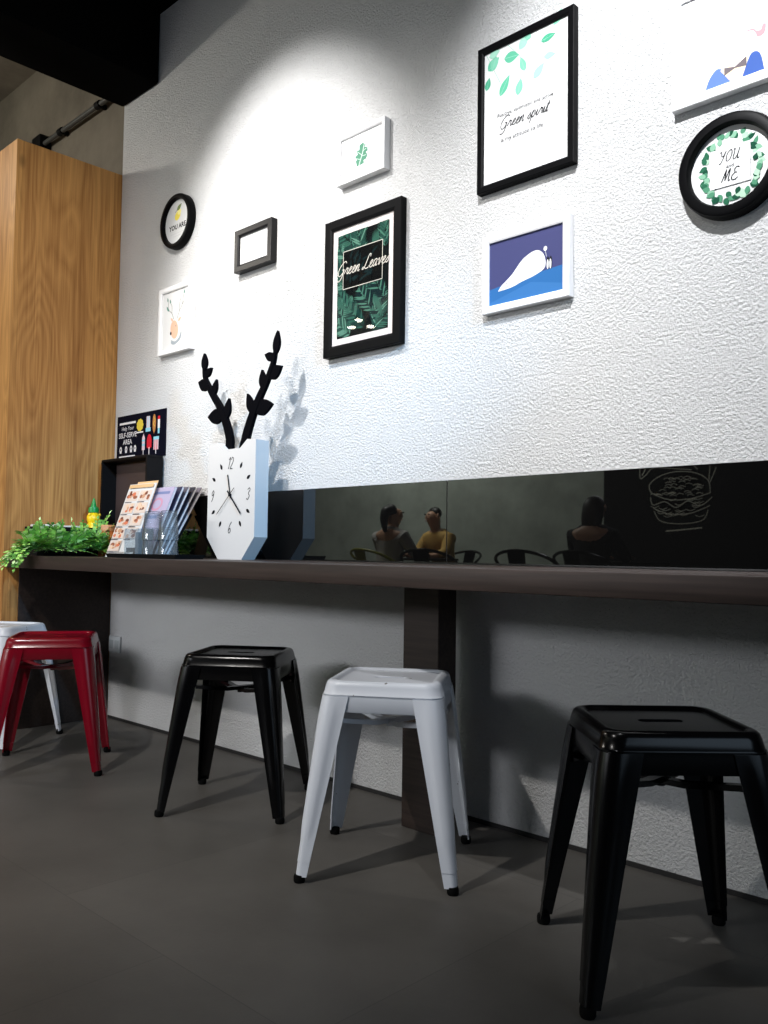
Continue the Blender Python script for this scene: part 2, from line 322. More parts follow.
class Art:
    """flat coloured shapes on a sheet: (u right, v up), later layers lie a hair further out"""
    def __init__(s): s.mb = MB(); s.mb.flat = True; s.mats = []; s.k = 0; s.step = 0.00004; s.base = 0.0; s.fn = lambda u, v, d: (u, -d, v)
    def mi(s, m):
        if m not in s.mats: s.mats.append(m)
        return s.mats.index(m)
    def poly(s, pts, m):
        s.k += 1; d = s.base + s.k * s.step
        a = sum(pts[i][0] * pts[(i + 1) % len(pts)][1] - pts[(i + 1) % len(pts)][0] * pts[i][1] for i in range(len(pts)))
        if a < 0: pts = pts[::-1]
        s.mb.add([s.fn(u, v, d) for u, v in pts], [list(range(len(pts)))], s.mi(m))
    def rect(s, u0, u1, v0, v1, m): s.poly([(u0, v0), (u1, v0), (u1, v1), (u0, v1)], m)
    def ell(s, u, v, a, b, m, n=28, rot=0.0):
        c, q = math.cos(rot), math.sin(rot)
        s.poly([(u + a * math.cos(t) * c - b * math.sin(t) * q, v + a * math.cos(t) * q + b * math.sin(t) * c) for t in [2 * PI * i / n for i in range(n)]], m)
    def leaf(s, u, v, L, w, ang, m, m2=None):
        c, q = math.cos(ang), math.sin(ang); pts = []
        for i in range(9): t = i / 8; pts.append((t * L, w / 2 * math.sin(PI * t ** 0.8)))
        for i in range(7, 0, -1): t = i / 8; pts.append((t * L, -w / 2 * math.sin(PI * t ** 0.8)))
        s.poly([(u + x * c - y * q, v + x * q + y * c) for x, y in pts], m)
        if m2: s.stroke([(u, v), (u + L * .9 * c, v + L * .9 * q)], L * 0.02, m2)
    def stroke(s, pts, w, m, taper=False):
        s.k += 1; d = s.base + s.k * s.step; n = len(pts); vs = []
        for i, p in enumerate(pts):
            a = pts[max(i - 1, 0)]; b = pts[min(i + 1, n - 1)]; dx, dy = b[0] - a[0], b[1] - a[1]; l = math.hypot(dx, dy) or 1
            ww = w / 2 * ((1 - 0.75 * i / (n - 1)) if taper else 1)
            vs += [s.fn(p[0] + dy / l * ww, p[1] - dx / l * ww, d), s.fn(p[0] - dy / l * ww, p[1] + dx / l * ww, d)]
        s.mb.add(vs, [[2 * i, 2 * i + 2, 2 * i + 3, 2 * i + 1] for i in range(n - 1)], s.mi(m))
    def script(s, txt, u, v, size, w, m, slant=0.25):
        tot = sum(SCRIPT[c][0] for c in txt) * size; x = u - tot / 2
        for c in txt:
            adv, st = SCRIPT[c]
            for g in st: s.stroke([(x + (a + b * slant) * size, v + b * size) for a, b in crom(g)], w, m)
            x += adv * size
    def text(s, txt, u, v, size, m, bold=False):
        vs, fs = text_mesh(txt, size, bold); s.k += 1; d = s.base + s.k * s.step
        s.mb.add([s.fn(u + a, v + b, d) for a, b in vs], fs, s.mi(m))
    def build(s, name, parent):
        for m in s.mats: m.node_tree.nodes['Principled BSDF'].inputs['Specular IOR Level'].default_value = 0.03   # matt print
        return s.mb.build(name, s.mats, parent, smooth=False)

# ------------------------------------------------------------------ common materials
STUC = stucco()
BLACKP = mat('black_paint_ceiling', (0.0018, 0.0018, 0.0018), 0.9, spec=0.03)
CONC = concrete('concrete_grey', lin(112, 105, 94))
CONC2 = concrete('concrete_panel', lin(150, 156, 148), 2.2, 0.25)
FLOOR = floor_mat()
OAK = oak('oak_veneer', lin(138, 88, 40), lin(214, 160, 94))
DWOOD = dark_wood('dark_counter_wood', lin(56, 45, 41))
DWOOD2 = dark_wood('dark_panel_wood', lin(48, 38, 34))
MIRR = mat('black_glass', (0.003, 0.003, 0.003), 0.015, spec=0.5, ior=1.7)
BLK = mat('black_frame', (0.0025, 0.0025, 0.003), 0.45, spec=0.06)
BLKMATTE = mat('black_matte', (0.003, 0.003, 0.0035), 0.6, spec=0.15)
WHT = mat('white_frame', (0.82, 0.82, 0.83), 0.4)
PAPER = mat('paper_white', (0.66, 0.66, 0.66), 0.8, spec=0.1)
CLEAR = glassy('picture_glass')
RUBBER = mat('black_rubber', (0.003, 0.003, 0.003), 0.8, spec=0.1)

# ------------------------------------------------------------------ setting
b = MB(); b.box(-10, 3.0, -6.0, 0.2, -0.1, 0.0); struct(b.build('floor', FLOOR, smooth=False))
b = MB(); b.box(-3.80, 3.0, 0.0, 0.2, 0.0, 3.7); struct(b.build('wall_back', STUC, smooth=False))
b = MB(); b.box(-10, -3.80, 0.07, 0.2, 0.0, 3.7); struct(b.build('wall_back_left', CONC, smooth=False))
b = MB(); b.box(-3.50, 3.0, -6.0, 0.0, 3.27, 3.4); struct(b.build('ceiling', BLACKP, smooth=False))
b = MB(); b.box(-10, -3.81, -6.0, 0.07, 3.6, 3.7); struct(b.build('ceiling_left', CONC, smooth=False))
b = MB(); b.box(-3.81, -3.485, -6.0, 0.0, 2.937, 3.6, bev=0.012); struct(b.build('ceiling_bulkhead', BLACKP))
b = MB(); b.box(-10, -4.63, -6.15, -6.0, 0.0, 3.7); struct(b.build('wall_front_left', CONC2, smooth=False))
b = MB(); b.box(-4.63, 3.0, -6.15, -6.0, 0.0, 3.7); struct(b.build('wall_front', mat('blackboard_paint', (0.008, 0.008, 0.008), 0.9, spec=0.1), smooth=False))
b = MB(); b.box(-10.15, -10, -6.15, 0.2, 0.0, 3.7); struct(b.build('wall_left', CONC, smooth=False))
b = MB(); b.box(3.0, 3.15, -6.15, 0.2, 0.0, 3.7); struct(b.build('wall_right', mat('dark_wall', (0.03, 0.03, 0.032), 0.8), smooth=False))
b = MB(); b.box(-3.80, 3.0, -0.006, 0.0, 0.0, 0.012); struct(b.build('base_shade_back', mat('base_shade_dark', (0.012, 0.011, 0.011), 0.8), smooth=False))  # dark strip painting the thin shadow line at the wall foot

# ------------------------------------------------------------------ tall oak cupboard
t = thing('tall_cupboard', 'tall oak cupboard with light grain at the left end of the counter', 'cupboard', (-4.5, -0.23, 0))
b = MB(); b.box(-0.72, 0.69, -0.250, 0.29, 0.0, 2.605, bev=0.0012, seg=1); b.build('carcass', OAK, t)
for x0, x1, hx in ((-0.72, -0.017, -0.06), (-0.013, 0.69, 0.03)):
    b = MB(); b.box(x0, x1, -0.276, -0.2505, 0.06, 2.605, bev=0.0004, seg=1); d = b.build('door', OAK, t)
    b = MB(); b.box(hx - 0.008, hx + 0.008, -0.30, -0.278, 1.0, 1.25, bev=0.004); b.build('handle', BLK, d)

# conduit on the concrete wall
t = thing('electrical_conduit', 'grey metal conduit running along the concrete wall above the oak cupboard', 'conduit', (-4.42, 0.03, 3.075))
b = MB(); b.tube([(-0.33, 0, 0), (0.62, 0, 0)], 0.013, 12); b.build('pipe', mat('galvanised', (0.10, 0.10, 0.095), 0.5, metal=0.6), t)
b = MB(); b.box(-0.43, -0.32, -0.03, 0.039, -0.05, 0.05, bev=0.008); b.build('junction_box', BLKMATTE, t)
for x in (-0.12, 0.3):
    b = MB(); b.tube([(x - 0.02, 0, 0), (x + 0.02, 0, 0)], 0.02, 12); b.box(x - 0.008, x + 0.008, 0, 0.04, -0.012, 0.012); b.build('clamp', BLKMATTE, t)

# ------------------------------------------------------------------ counter
t = thing('bar_counter', 'long dark wood wall counter with one post and a solid left end panel', 'counter', (-1.5, -0.25, 0))
b = MB(); b.box(-2.30, 2.30, -0.25, 0.245, 0.705, 0.757, bev=0.003); b.build('counter_top', DWOOD, t)
b = MB(); b.box(-0.235, -0.10, 0.06, 0.14, 0.0, 0.705, bev=0.002, seg=1); b.build('support_post', DWOOD2, t)
b = MB(); b.box(-2.30, -2.265 - 0.03, -0.19, 0.245, 0.0, 0.705, bev=0.001, seg=1); b.build('end_panel', DWOOD2, t)

# black glass behind the counter
for x0, x1, lb in ((-3.79, -1.730, 'black mirror glass panel on wall left of the seam, behind clock and tray'), (-1.727, 0.8, 'black mirror glass panel on wall right of the seam, behind empty counter')):
    b = MB(); b.box(x0, x1, -0.005, -0.0004, 0.758, 1.017, bev=0.0006, seg=1); tag(b.build('glass_panel', MIRR, smooth=False), lb, 'glass panel')

# wall socket
t = thing('wall_socket', 'grey double wall socket low on the wall beside the dark end panel', 'socket', (-3.735, 0, 0.346))
b = MB(); b.box(-0.05, 0.05, -0.012, 0.0, -0.038, 0.038, bev=0.004); b.build('face_plate', mat('socket_grey', lin(196, 200, 202), 0.4), t)
for x in (-0.024, 0.024):
    b = MB(); b.box(x - 0.016, x + 0.016, -0.0145, -0.011, -0.02, 0.02, bev=0.0015); b.build('outlet', mat('socket_insert', lin(170, 176, 178), 0.4), t)

# ------------------------------------------------------------------ pictures
def sq_frame(label, x0, x1, z0, z1, depth, fw, m, name='picture_frame', inner=0.35):
    """rectangular profile frame hung on the wall; returns the thing, its half sizes and the depth of the sheet"""
    cx, cz = (x0 + x1) / 2, (z0 + z1) / 2; w, h = (x1 - x0) / 2, (z1 - z0) / 2
    t = thing(name, label, 'picture', (cx, -0.0015, cz))
    b = MB(); sheet = depth * (1 - inner)
    prof = [(0, 0), (0, depth * 0.96), (0.0015, depth), (fw * 0.75, depth), (fw, depth * 0.88), (fw, sheet - 0.002), (fw, 0)]
    rs = [[(-w + i, -d, -h + i), (w - i, -d, -h + i), (w - i, -d, h - i), (-w + i, -d, h - i)] for i, d in prof]
    b.rings(rs, loop=True); b.build('frame', m, t, smooth=False)
    a = Art(); a.base = sheet; return t, a, w - fw, h - fw
def sheet(a, iw, ih, m=None): a.rect(-iw - 0.001, iw + 0.001, -ih - 0.001, ih + 0.001, m or PAPER)
def pane(t, iw, ih, d):
    b = MB(); b.box(-iw, iw, -d - 0.0015, -d, -ih, ih); b.build('glass_pane', CLEAR, t, smooth=False)
def round_frame(label, cx, cz, R, ri, depth, m):
    t = thing('round_picture_frame', label, 'picture', (cx, -0.0015, cz))
    b = MB(); n = 64
    prof = [(R, 0), (R, depth * 0.7), (R - 0.003, depth * 0.92), (R - 0.008, depth), (ri + 0.004, depth), (ri, depth * 0.8), (ri, 0.0)]
    b.rings([[(r * math.cos(2 * PI * j / n), -d, r * math.sin(2 * PI * j / n)) for j in range(n)] for r, d in prof], loop=True); b.build('frame', m, t)
    a = Art(); a.base = depth * 0.45; a.ell(0, 0, ri + 0.001, ri + 0.001, PAPER, 64); return t, a

INK = mat('ink_black', (0.02, 0.02, 0.022), 0.7); INKG = mat('ink_grey', (0.22, 0.22, 0.23), 0.7); INKL = mat('ink_pale', (0.55, 0.55, 0.56), 0.7)
MINT = [mat('mint_%d' % i, c, 0.7) for i, c in enumerate((lin(92, 172, 142), lin(120, 186, 160), lin(72, 156, 124), lin(150, 198, 178)))]
GRN = [mat('leaf_print_%d' % i, c, 0.7) for i, c in enumerate((lin(44, 96, 72), lin(78, 132, 104), lin(128, 172, 146), lin(30, 74, 56), lin(168, 198, 176)))]

# palm leaf print, black frame
t, a, iw, ih = sq_frame('black framed dark palm leaf print with white script in the middle', -2.291, -1.918, 1.476, 1.963, 0.026, 0.037, BLK)
sheet(a, iw, ih, mat('mat_board', lin(214, 206, 204), 0.8))
aw, ah = 0.125, 0.183
a.rect(-aw, aw, -ah, ah, mat('print_night', lin(6, 11, 13), 0.6))
PG = [mat('palm_%d' % i, c, 0.6) for i, c in enumerate((lin(22, 50, 46), lin(44, 84, 72), lin(14, 32, 34), lin(66, 108, 92), lin(30, 64, 56), lin(84, 124, 108)))]
rnd = random.Random(3)
def clip_leaf(u, v, L, w, ang, m):
    c, q = math.cos(ang), math.sin(ang); pts = []
    for i in range(7): tt = i / 6; pts.append((tt * L, w / 2 * math.sin(PI * tt ** 0.7)))
    for i in range(5, 0, -1): tt = i / 6; pts.append((tt * L, -w / 2 * math.sin(PI * tt ** 0.7)))
    a.poly([(min(max(u + x * c - y * q, -aw), aw), min(max(v + x * q + y * c, -ah), ah)) for x, y in pts], m)
a.base += 0.0004; a.k = 0; a.step = 0.000004
for k in range(36):
    u0 = -aw + (k % 6 + rnd.random()) / 6 * 2 * aw; v0 = -ah + (k // 6 + rnd.random()) / 6 * 2 * ah - .06; ang = rnd.uniform(0.5, 2.6); L = rnd.uniform(0.10, 0.16)
    c, q = math.cos(ang), math.sin(ang); ci = rnd.randrange(5)
    for j in range(13):
        s_ = (j + 1) / 14 * L; ll = 0.050 * math.sin(PI * (0.2 + 0.75 * j / 13)) + 0.010
        pu, pv = u0 + s_ * c, v0 + s_ * q
        if abs(pu) > aw * 0.98 or abs(pv) > ah * 0.98: continue
        for sd in (-1, 1): clip_leaf(pu, pv, ll, 0.0065, ang + sd * 0.8, PG[(ci + (rnd.random() < 0.35)) % 6])
a.step = 0.000012; a.k = 330
DK = mat('print_black', lin(4, 6, 7), 0.6); CRM = mat('print_cream', lin(206, 200, 190), 0.6)
bx0, bx1, bz0, bz1 = -0.092, 0.099, -0.013, 0.12
a.rect(bx0, bx1, bz0, bz1, DK)
for k in range(26):
    clip_leaf(rnd.uniform(bx0 + .01, bx1 - .05), rnd.uniform(bz0 + .01, bz1 - .03), 0.035, 0.008, rnd.uniform(0.2, 1.6), PG[2])
for p in ([(bx0, bz0), (bx1, bz0)], [(bx1, bz0), (bx1, bz1)], [(bx1, bz1), (bx0, bz1)], [(bx0, bz1), (bx0, bz0)]): a.stroke(p, 0.0022, CRM)
a.script('Green Leaves', 0.0, 0.038, 0.046, 0.0030, CRM, 0.45)
a.build('print', t); pane(t, iw, ih, 0.0235)

# green spirit poster
t, a, iw, ih = sq_frame('largest thin black framed poster with mint leaves and script on white', -1.607, -1.270, 1.878, 2.327, 0.024, 0.021, BLK)
sheet(a, iw, ih)
for u, v, L, w, ang, ci in ((-.135,.150,.05,.036,.6,0),(-.105,.185,.045,.03,-1.9,1),(-.075,.165,.055,.034,-.15,0),(-.14,.09,.04,.022,1.3,2),(-.09,.055,.065,.028,1.0,0),(-.02,.17,.05,.03,.9,3),
        (.0,.10,.05,.022,1.9,1),(-.025,.035,.05,.026,1.35,1),(.03,.065,.05,.026,.75,3),(.055,.165,.05,.022,.1,2),(.10,.195,.045,.028,1.0,1),(.065,.115,.04,.02,-.1,3),(.02,.19,.03,.02,2.4,1),(-.13,.19,.04,.025,.2,3)):
    a.leaf(u, v, L, w, ang, MINT[ci], MINT[3])
for p in ([(-.14,.2),(-.115,.15),(-.085,.09)], [(-.06,.2),(-.01,.14),(.01,.09)], [(.1,.2),(.06,.15),(.04,.1)]): a.stroke(crom(p), 0.0012, MINT[1])
a.text('Positive, optimistic and active', 0.0, -0.004, 0.0165, INK)
a.script('Green spirit', -0.005, -0.048, 0.036, 0.0022, INK, 0.4)
a.text('Is my attitude to life', -0.01, -0.082, 0.0185, INK)
a.build('print', t)

# polar bear picture
t, a, iw, ih = sq_frame('white framed night picture of a sleeping white bear on blue ice', -1.583, -1.283, 1.505, 1.738, 0.024, 0.0215, WHT)
sheet(a, iw, ih, mat('night_sky', lin(66, 68, 106), 0.6))
a.poly([(-iw, -ih), (iw, -ih), (iw, -0.022), (0, -0.030), (-iw, -0.045)], mat('ice_blue', lin(48, 98, 152), 0.6))
a.poly([(-iw, -ih), (iw, -ih), (iw, -0.075), (0.02, -0.05), (-iw, -0.085)], mat('ice_blue_light', lin(56, 106, 160), 0.6))
for z0_, z1_, c in ((0.06, 0.1, (70, 74, 122)), (0.03, 0.06, (92, 90, 132)), (0.0, 0.03, (82, 80, 116))):
    pass
bear = crom([(-.097,-.055),(-.085,-.040),(-.07,-.030),(-.045,-.012),(-.01,.022),(.03,.038),(.055,.030),(.068,.005),(.064,-.02),(.03,-.034),(-.01,-.042),(-.05,-.052),(-.097,-.055)], 5)[:-1]
a.poly(bear, PAPER)
a.stroke(crom([(-.03,-.044),(-.035,-.036),(-.045,-.032)]), .0016, INKL); a.stroke([(.012,-.038),(.012,-.012)], .0016, INKL); a.ell(-.066, -.036, .0016, .0012, INK); a.stroke([(-.07,-.048),(-.06,-.046)], .0012, INK)
for u in (.077, .086):
    a.ell(u, -.008, .005, .019, INK); a.ell(u - .001, -.011, .0034, .014, PAPER)
a.ell(.068, .036, .006, .007, PAPER); a.stroke([(.068,.03),(.072,.012)], .0012, INKL)
a.build('print', t)

# small white frame with one leaf
t, a, iw, ih = sq_frame('small white framed picture of a single green leaf above the palm print', -2.234, -1.998, 2.081, 2.259, 0.028, 0.016, WHT)
sheet(a, iw, ih, mat('mat_white', (0.78, 0.78, 0.78), 0.8))
a.rect(-0.088, 0.084, -0.060, 0.061, mat('sheet_lilac', lin(226, 224, 232), 0.8))
ml = [(-.022,-.042),(-.030,-.02),(-.024,-.016),(-.033,-.004),(-.020,.002),(-.026,.014),(-.012,.016),(-.012,.032),(.004,.036),(.02,.026),(.014,.018),(.028,.014),(.030,.0),(.020,-.002),(.030,-.014),(.022,-.026),(.010,-.028),(.012,-.038)]
a.poly(ml, mat('monstera', lin(84, 132, 110), 0.7)); a.stroke([(-.014,-.042),(.004,.0),(.012,.03)], .003, mat('sheet_lilac2', lin(206, 220, 212), .8))
for p in ([(-.006,-.02),(-.026,-.012)], [(.0,-.006),(-.02,.01)], [(.0,-.01),(.022,-.012)], [(.006,.006),(.024,.012)]): a.stroke(p, .0016, MATS['sheet_lilac2'])
a.build('print', t)

# small black bevelled frame
t, a, iw, ih = sq_frame('small charcoal framed white card with faint pencil marks, hung over the antlers', -2.831, -2.596, 1.900, 2.070, 0.030, 0.028, mat('charcoal_frame', (0.008, 0.008, 0.009), 0.35, spec=0.2))
sheet(a, iw, ih)
for u, v, h in ((.02,-.012,.016),(.03,-.008,.022),(.041,-.006,.026),(-.012,-.012,.018),(.0,-.018,.02)): a.stroke([(u, v - h / 2), (u + .002, v + h / 2)], .0028, INK)
a.stroke([(-.03,-.035),(.03,-.035)], .0014, mat('ink_faint', (0.7, 0.7, 0.7), .8)); a.stroke(crom([(-.03,.02),(-.01,.03),(.01,.02)]), .0012, MATS['ink_faint'])
a.build('print', t)

# deer print
t, a, iw, ih = sq_frame('white framed pastel drawing of a deer head with grey scarf', -3.395, -3.143, 1.648, 1.945, 0.026, 0.0215, WHT)
sheet(a, iw, ih)
SK = mat('deer_beige', lin(214, 172, 148), .8); SAGE = mat('sage', lin(104, 140, 130), .8); TWIG = mat('twig_grey', lin(128, 128, 122), .8)
a.ell(-.008, -.045, .030, .042, SK, rot=.25); a.ell(-.035, -.058, .006, .008, mat('nose_dark', lin(60, 50, 52), .8)); a.ell(.004, -.03, .0035, .004, INKG)
a.poly(crom([(-.03,-.088),(.0,-.098),(.03,-.085),(.045,-.06),(.05,-.07),(.04,-.095),(.0,-.112),(-.03,-.105),(-.03,-.088)], 4)[:-1], mat('scarf_grey', lin(150, 158, 164), .8))
a.leaf(.02,-.012,.028,.014,.5,SK); a.leaf(-.02,-.006,.024,.012,2.4,SK)
for p in ([(-.012,0),(-.03,.03),(-.055,.05),(-.06,.085)], [(-.03,.03),(-.03,.06),(-.04,.075)], [(.012,.0),(.03,.03),(.05,.055),(.06,.10)], [(.03,.03),(.03,.06),(.038,.085)], [(.05,.055),(.066,.07)]): a.stroke(crom(p), .0028, TWIG)
for u, v, g in ((-.06,.05,2.2),(-.062,.085,1.8),(-.04,.075,1.9),(-.05,.045,2.7),(.062,.10,1.2)): a.leaf(u, v, .022, .010, g, SAGE)
a.build('print', t)

# portrait with blue jacket
t, a, iw, ih = sq_frame('wide white framed portrait with blue jacket, bow tie and pipe at top right', -0.984, -0.66, 1.916, 2.213, 0.024, 0.0245, WHT)
sheet(a, iw, ih)
JK = mat('jacket_blue', lin(92, 118, 176), .8); JK2 = mat('jacket_blue_dark', lin(66, 92, 156), .8)
a.poly(crom([(-.078,-ih),(-.066,-.095),(-.045,-.078),(-.02,-.10),(.0,-ih)], 4), JK); a.poly(crom([(.002,-ih),(.02,-.10),(.036,-.07),(.056,-.078),(.066,-ih)], 4), JK2)
a.poly([(-.04,-.085),(.03,-.075),(.012,-ih),(-.012,-ih)], mat('shirt_sand', lin(232, 212, 176), .8))
a.ell(-.004, -.035, .04, .052, mat('face_pale', lin(250, 238, 230), .8)); a.ell(.0, .03, .03, .04, MATS['face_pale'])
a.poly([(-.03,-.082),(-.004,-.088),(.024,-.072),(.024,-.096),(-.004,-.092),(-.03,-.102)], mat('bow_tie', lin(104, 96, 100), .8))
PIPE = mat('pipe_brown', lin(170, 140, 146), .8); a.stroke(crom([(.024,-.012),(.040,-.014),(.048,-.026)]), .004, PIPE); a.poly(crom([(.046,-.02),(.05,-.036),(.066,-.034),(.07,-.012),(.062,-.012),(.058,-.022),(.046,-.02)], 3), PIPE)
a.build('print', t)

# round pictures
t, a = round_frame('round black framed picture of a lemon with two short words', -3.276, 2.231, 0.121, 0.0975, 0.032, BLK)
LEM = mat('lemon', lin(232, 214, 96), .7); a.ell(.0, .028, .024, .019, LEM, rot=.6); a.ell(.012, .042, .014, .013, mat('lemon_light', lin(240, 230, 150), .7)); a.leaf(-.008, .052, .045, .02, .55, mat('lemon_leaf', lin(120, 140, 70), .7)); a.stroke([(-.02,.045),(.03,.075)], .003, INKG)
a.text('YOU ARE', 0, -.022, .031, INK, .03)
for v, w in ((-.05, .05), (-.062, .03)): a.stroke([(-w, v), (w, v)], .002, INKL)
a.build('print', t)
t, a = round_frame('round black framed picture with eucalyptus wreath and YOU and ME lettering', -0.838, 1.735, 0.127, 0.0985, 0.034, BLK)
rnd = random.Random(11)
for k in range(62):
    th = 2 * PI * k / 62 + rnd.uniform(-.06, .06); rr = 0.068 + rnd.uniform(-.006, .010)
    a.leaf(rr * math.cos(th) - .007 * math.cos(th), rr * math.sin(th), rnd.uniform(.016, .024), rnd.uniform(.011, .016), th + rnd.choice((-1, 1)) * rnd.uniform(.3, 1.4), GRN[rnd.randrange(5)])
a.rect(-.049, .049, -.048, .048, PAPER)
a.script('YOU', -.004, .013, .026, .0024, INK, .25); a.text('and', 0, .0, .013, INK, True); a.script('ME', -.002, -.037, .030, .0027, INK, .25)
a.build('print', t)

# ------------------------------------------------------------------ deer clock
t = thing('deer_clock', 'white deer head clock with black leafy antlers standing on the counter', 'clock', (-2.655, -0.15, 0.757))
WCL = mat('clock_white', (0.60, 0.585, 0.575), 0.5)
b = MB(); P = [(-.073, .0), (.073, .0), (.147, .083), (.147, .437), (.095, .442), (.052, .412), (-.052, .412), (-.095, .442), (-.147, .437), (-.147, .083)]
b.prism(P, lambda u, v, d: (u, d, v), 0.0, 0.060); b.build('body', WCL, t, smooth=False)
cz = .240; KB = mat('clock_ink', (0.01, 0.01, 0.012), .5)
for txt, u, v in (('12', -.006, .098), ('3', .105, -.020), ('6', -.004, -.142), ('9', -.118, -.022)):
    a = Art(); a.base = 0.0004; a.script(txt, u, cz + v, .042, .0032, KB, .2); a.build('numeral', t)
for h in (1, 2, 4, 5, 7, 8, 10, 11):
    th = PI / 2 - h * PI / 6; a = Art(); a.base = 0.0004; a.leaf(.112 * math.cos(th), cz + .112 * math.sin(th), .026, .013, th, KB); a.build('hour_mark', t)
def hand(ang, L, back, w, nm, d):
    b = MB(); x0, x1 = -back, L
    mx = Matrix.Translation((0, -d, cz)) @ Matrix.Rotation(-ang, 4, 'Y')
    b.box(x0, x1, -0.001, 0.0, -w / 2, w / 2, mx=mx); b.build(nm, KB, t, smooth=False)
hand(math.radians(-46), .098, .022, .006, 'minute_hand', .004); hand(math.radians(103), .078, .012, .005, 'hour_hand', .0025); hand(math.radians(222), .105, .038, .0022, 'second_hand', .0055)
b = MB(); b.lathe([(0.006, 0), (0.006, 0.007), (0.003, 0.008)], n=16, mx=Matrix.Translation((0, 0, cz)) @ Matrix.Rotation(PI / 2, 4, 'X')); b.build('hub', KB, t)
ANT = mat('antler_black', (0.002, 0.002, 0.003), 0.7, spec=0.02)
def antler(side, spine, leaves):
    ku, kv = (1.18, .915) if side < 0 else (1.0, .875)
    spine = [(-.052 + (u + .052) * ku if side < 0 else u, .405 + (v - .405) * kv) for u, v in spine]; leaves = [(-.052 + (u + .052) * ku if side < 0 else u, .405 + (v - .405) * kv, l, w, q) for u, v, l, w, q in leaves]
    b = MB(); pts = crom(spine, 6); n = len(pts); L_, R_ = [], []
    for i, p in enumerate(pts):
        q0, q1 = pts[max(i - 1, 0)], pts[min(i + 1, n - 1)]; dx, dy = q1[0] - q0[0], q1[1] - q0[1]; l = math.hypot(dx, dy)
        w = (.024 * (1 - i / (n - 1)) ** 0.9 + .0042) * 0.78
        L_.append((p[0] - dy / l * w, p[1] + dx / l * w)); R_.append((p[0] + dy / l * w, p[1] - dx / l * w))
    rs = [[(L_[i][0], .03, L_[i][1]), (R_[i][0], .03, R_[i][1]), (R_[i][0], .045, R_[i][1]), (L_[i][0], .045, L_[i][1])] for i in range(n)]
    b.rings(rs); o = b.build('antler', ANT, t, smooth=False)
    for u, v, ll, w, ang in leaves:
        b = MB(); c, s = math.cos(ang), math.sin(ang); pp = []
        for i in range(11): q = i / 10; pp.append((q * ll, w / 2 * math.sin(PI * q ** 0.85)))
        for i in range(9, 0, -1): q = i / 10; pp.append((q * ll, -w / 2 * math.sin(PI * q ** 0.85)))
        b.prism([(u + x * c - y * s, v + x * s + y * c) for x, y in pp], lambda a_, b_, d: (a_, d, b_), .032, .043); b.build('leaf', ANT, o, smooth=False)
ANT_L = [(-.064, .405), (-.062, .47), (-.105, .58), (-.172, .68), (-.208, .745), (-.215, .80)]
ANT_R = [(.022, .405), (.052, .50), (.10, .60), (.158, .69), (.194, .765), (.205, .82)]
antler(-1, ANT_L, [(-.212,.775,.072,.036,1.62),(-.208,.748,.055,.030,.62),(-.186,.70,.075,.05,2.75),(-.160,.655,.07,.032,1.25),(-.085,.545,.085,.04,1.35),(-.10,.565,.10,.06,3.10)])
antler(1, ANT_R, [(.205,.79,.088,.036,1.45),(.20,.775,.06,.034,2.75),(.165,.70,.085,.05,.42),(.135,.655,.075,.036,1.65),(.085,.575,.11,.06,.10),(.075,.56,.085,.038,1.95)])

# ------------------------------------------------------------------ self serve corner
t = thing('organiser_box', 'open fronted black organiser box against the wall under the menu sign', 'box', (-3.558, 0, 0.757))
BOXM = mat('box_black', lin(12, 9, 9), .6, spec=0.15); BOXI = mat('box_inside', lin(66, 52, 50), .6)
x0, x1, y0, y1, hh = -.202, .202, -.088, -.008, .447
b = MB(); b.box(x0, x1, y0, y1, hh - .012, hh, bev=.002, seg=1); b.build('top_board', BOXM, t)
b = MB(); b.box(x0, x1, y0, y1, 0, .012, bev=.002, seg=1); b.build('bottom_board', BOXM, t)
b = MB(); b.box(x0, x0 + .012, y0, y1, .012, hh - .012); b.build('side_board', BOXM, t, smooth=False)
b = MB(); b.box(x1 - .012, x1, y0, y1, .012, hh - .012); b.build('side_board', BOXM, t, smooth=False)
b = MB(); b.box(x0 + .012, x1 - .012, y1 - .008, y1, .012, hh - .012); b.build('back_board', BOXI, t, smooth=False)
b = MB(); b.box(x0 + .012, x1 - .012, y0 + .01, y1 - .008, .14, .15); b.build('shelf', BOXM, t, smooth=False)

t = thing('menu_sign', 'navy sign reading SELF-SERVE AREA with food icons, above the black organiser box', 'sign', (-3.560, -0.0045, 1.312))
NAVY = mat('sign_navy', lin(10, 12, 26), .6, spec=0.15)
b = MB(); b.box(-.212, .212, 0, .004, -.1065, .104); b.build('board', NAVY, t, smooth=False)
a = Art(); WI = mat('sign_white', lin(226, 222, 222), .6); a.base = .0003
a.rect(-.19, -.045, .062, .072, WI); a.rect(-.19, -.045, -.096, -.086, WI)
a.text('Help Your', -.115, .042, .026, WI); a.text('SELF-SERVE', -.115, .010, .033, WI, True); a.text('AREA', -.115, -.022, .033, WI, True)
for u in (-.175, -.125, -.08, -.045): a.ell(u, -.056, .011, .016, WI, 10); a.rect(u - .008, u + .008, -.072, -.06, WI); a.ell(u, -.055, .004, .006, NAVY, 8)
YL = mat('sign_yellow', lin(214, 190, 70), .6); BLU = mat('sign_blue', lin(140, 200, 216), .6); BRN = mat('sign_brown', lin(176, 120, 72), .6); RD = mat('sign_red', lin(200, 40, 52), .6); PK = mat('sign_pink', lin(214, 190, 196), .6)
for k in range(9): a.ell(-.005 + .02 * math.cos(k * .7), .048 + .02 * math.sin(k * .7), .010, .010, YL, 10)
a.ell(-.005, .048, .018, .018, YL, 14); a.rect(-.035, .025, .012, .018, WI)
a.rect(.052, .082, .03, .082, PK); a.rect(.046, .088, .012, .03, BLU); a.rect(.058, .063, .035, .08, BLU); a.rect(.072, .077, .035, .08, BLU)
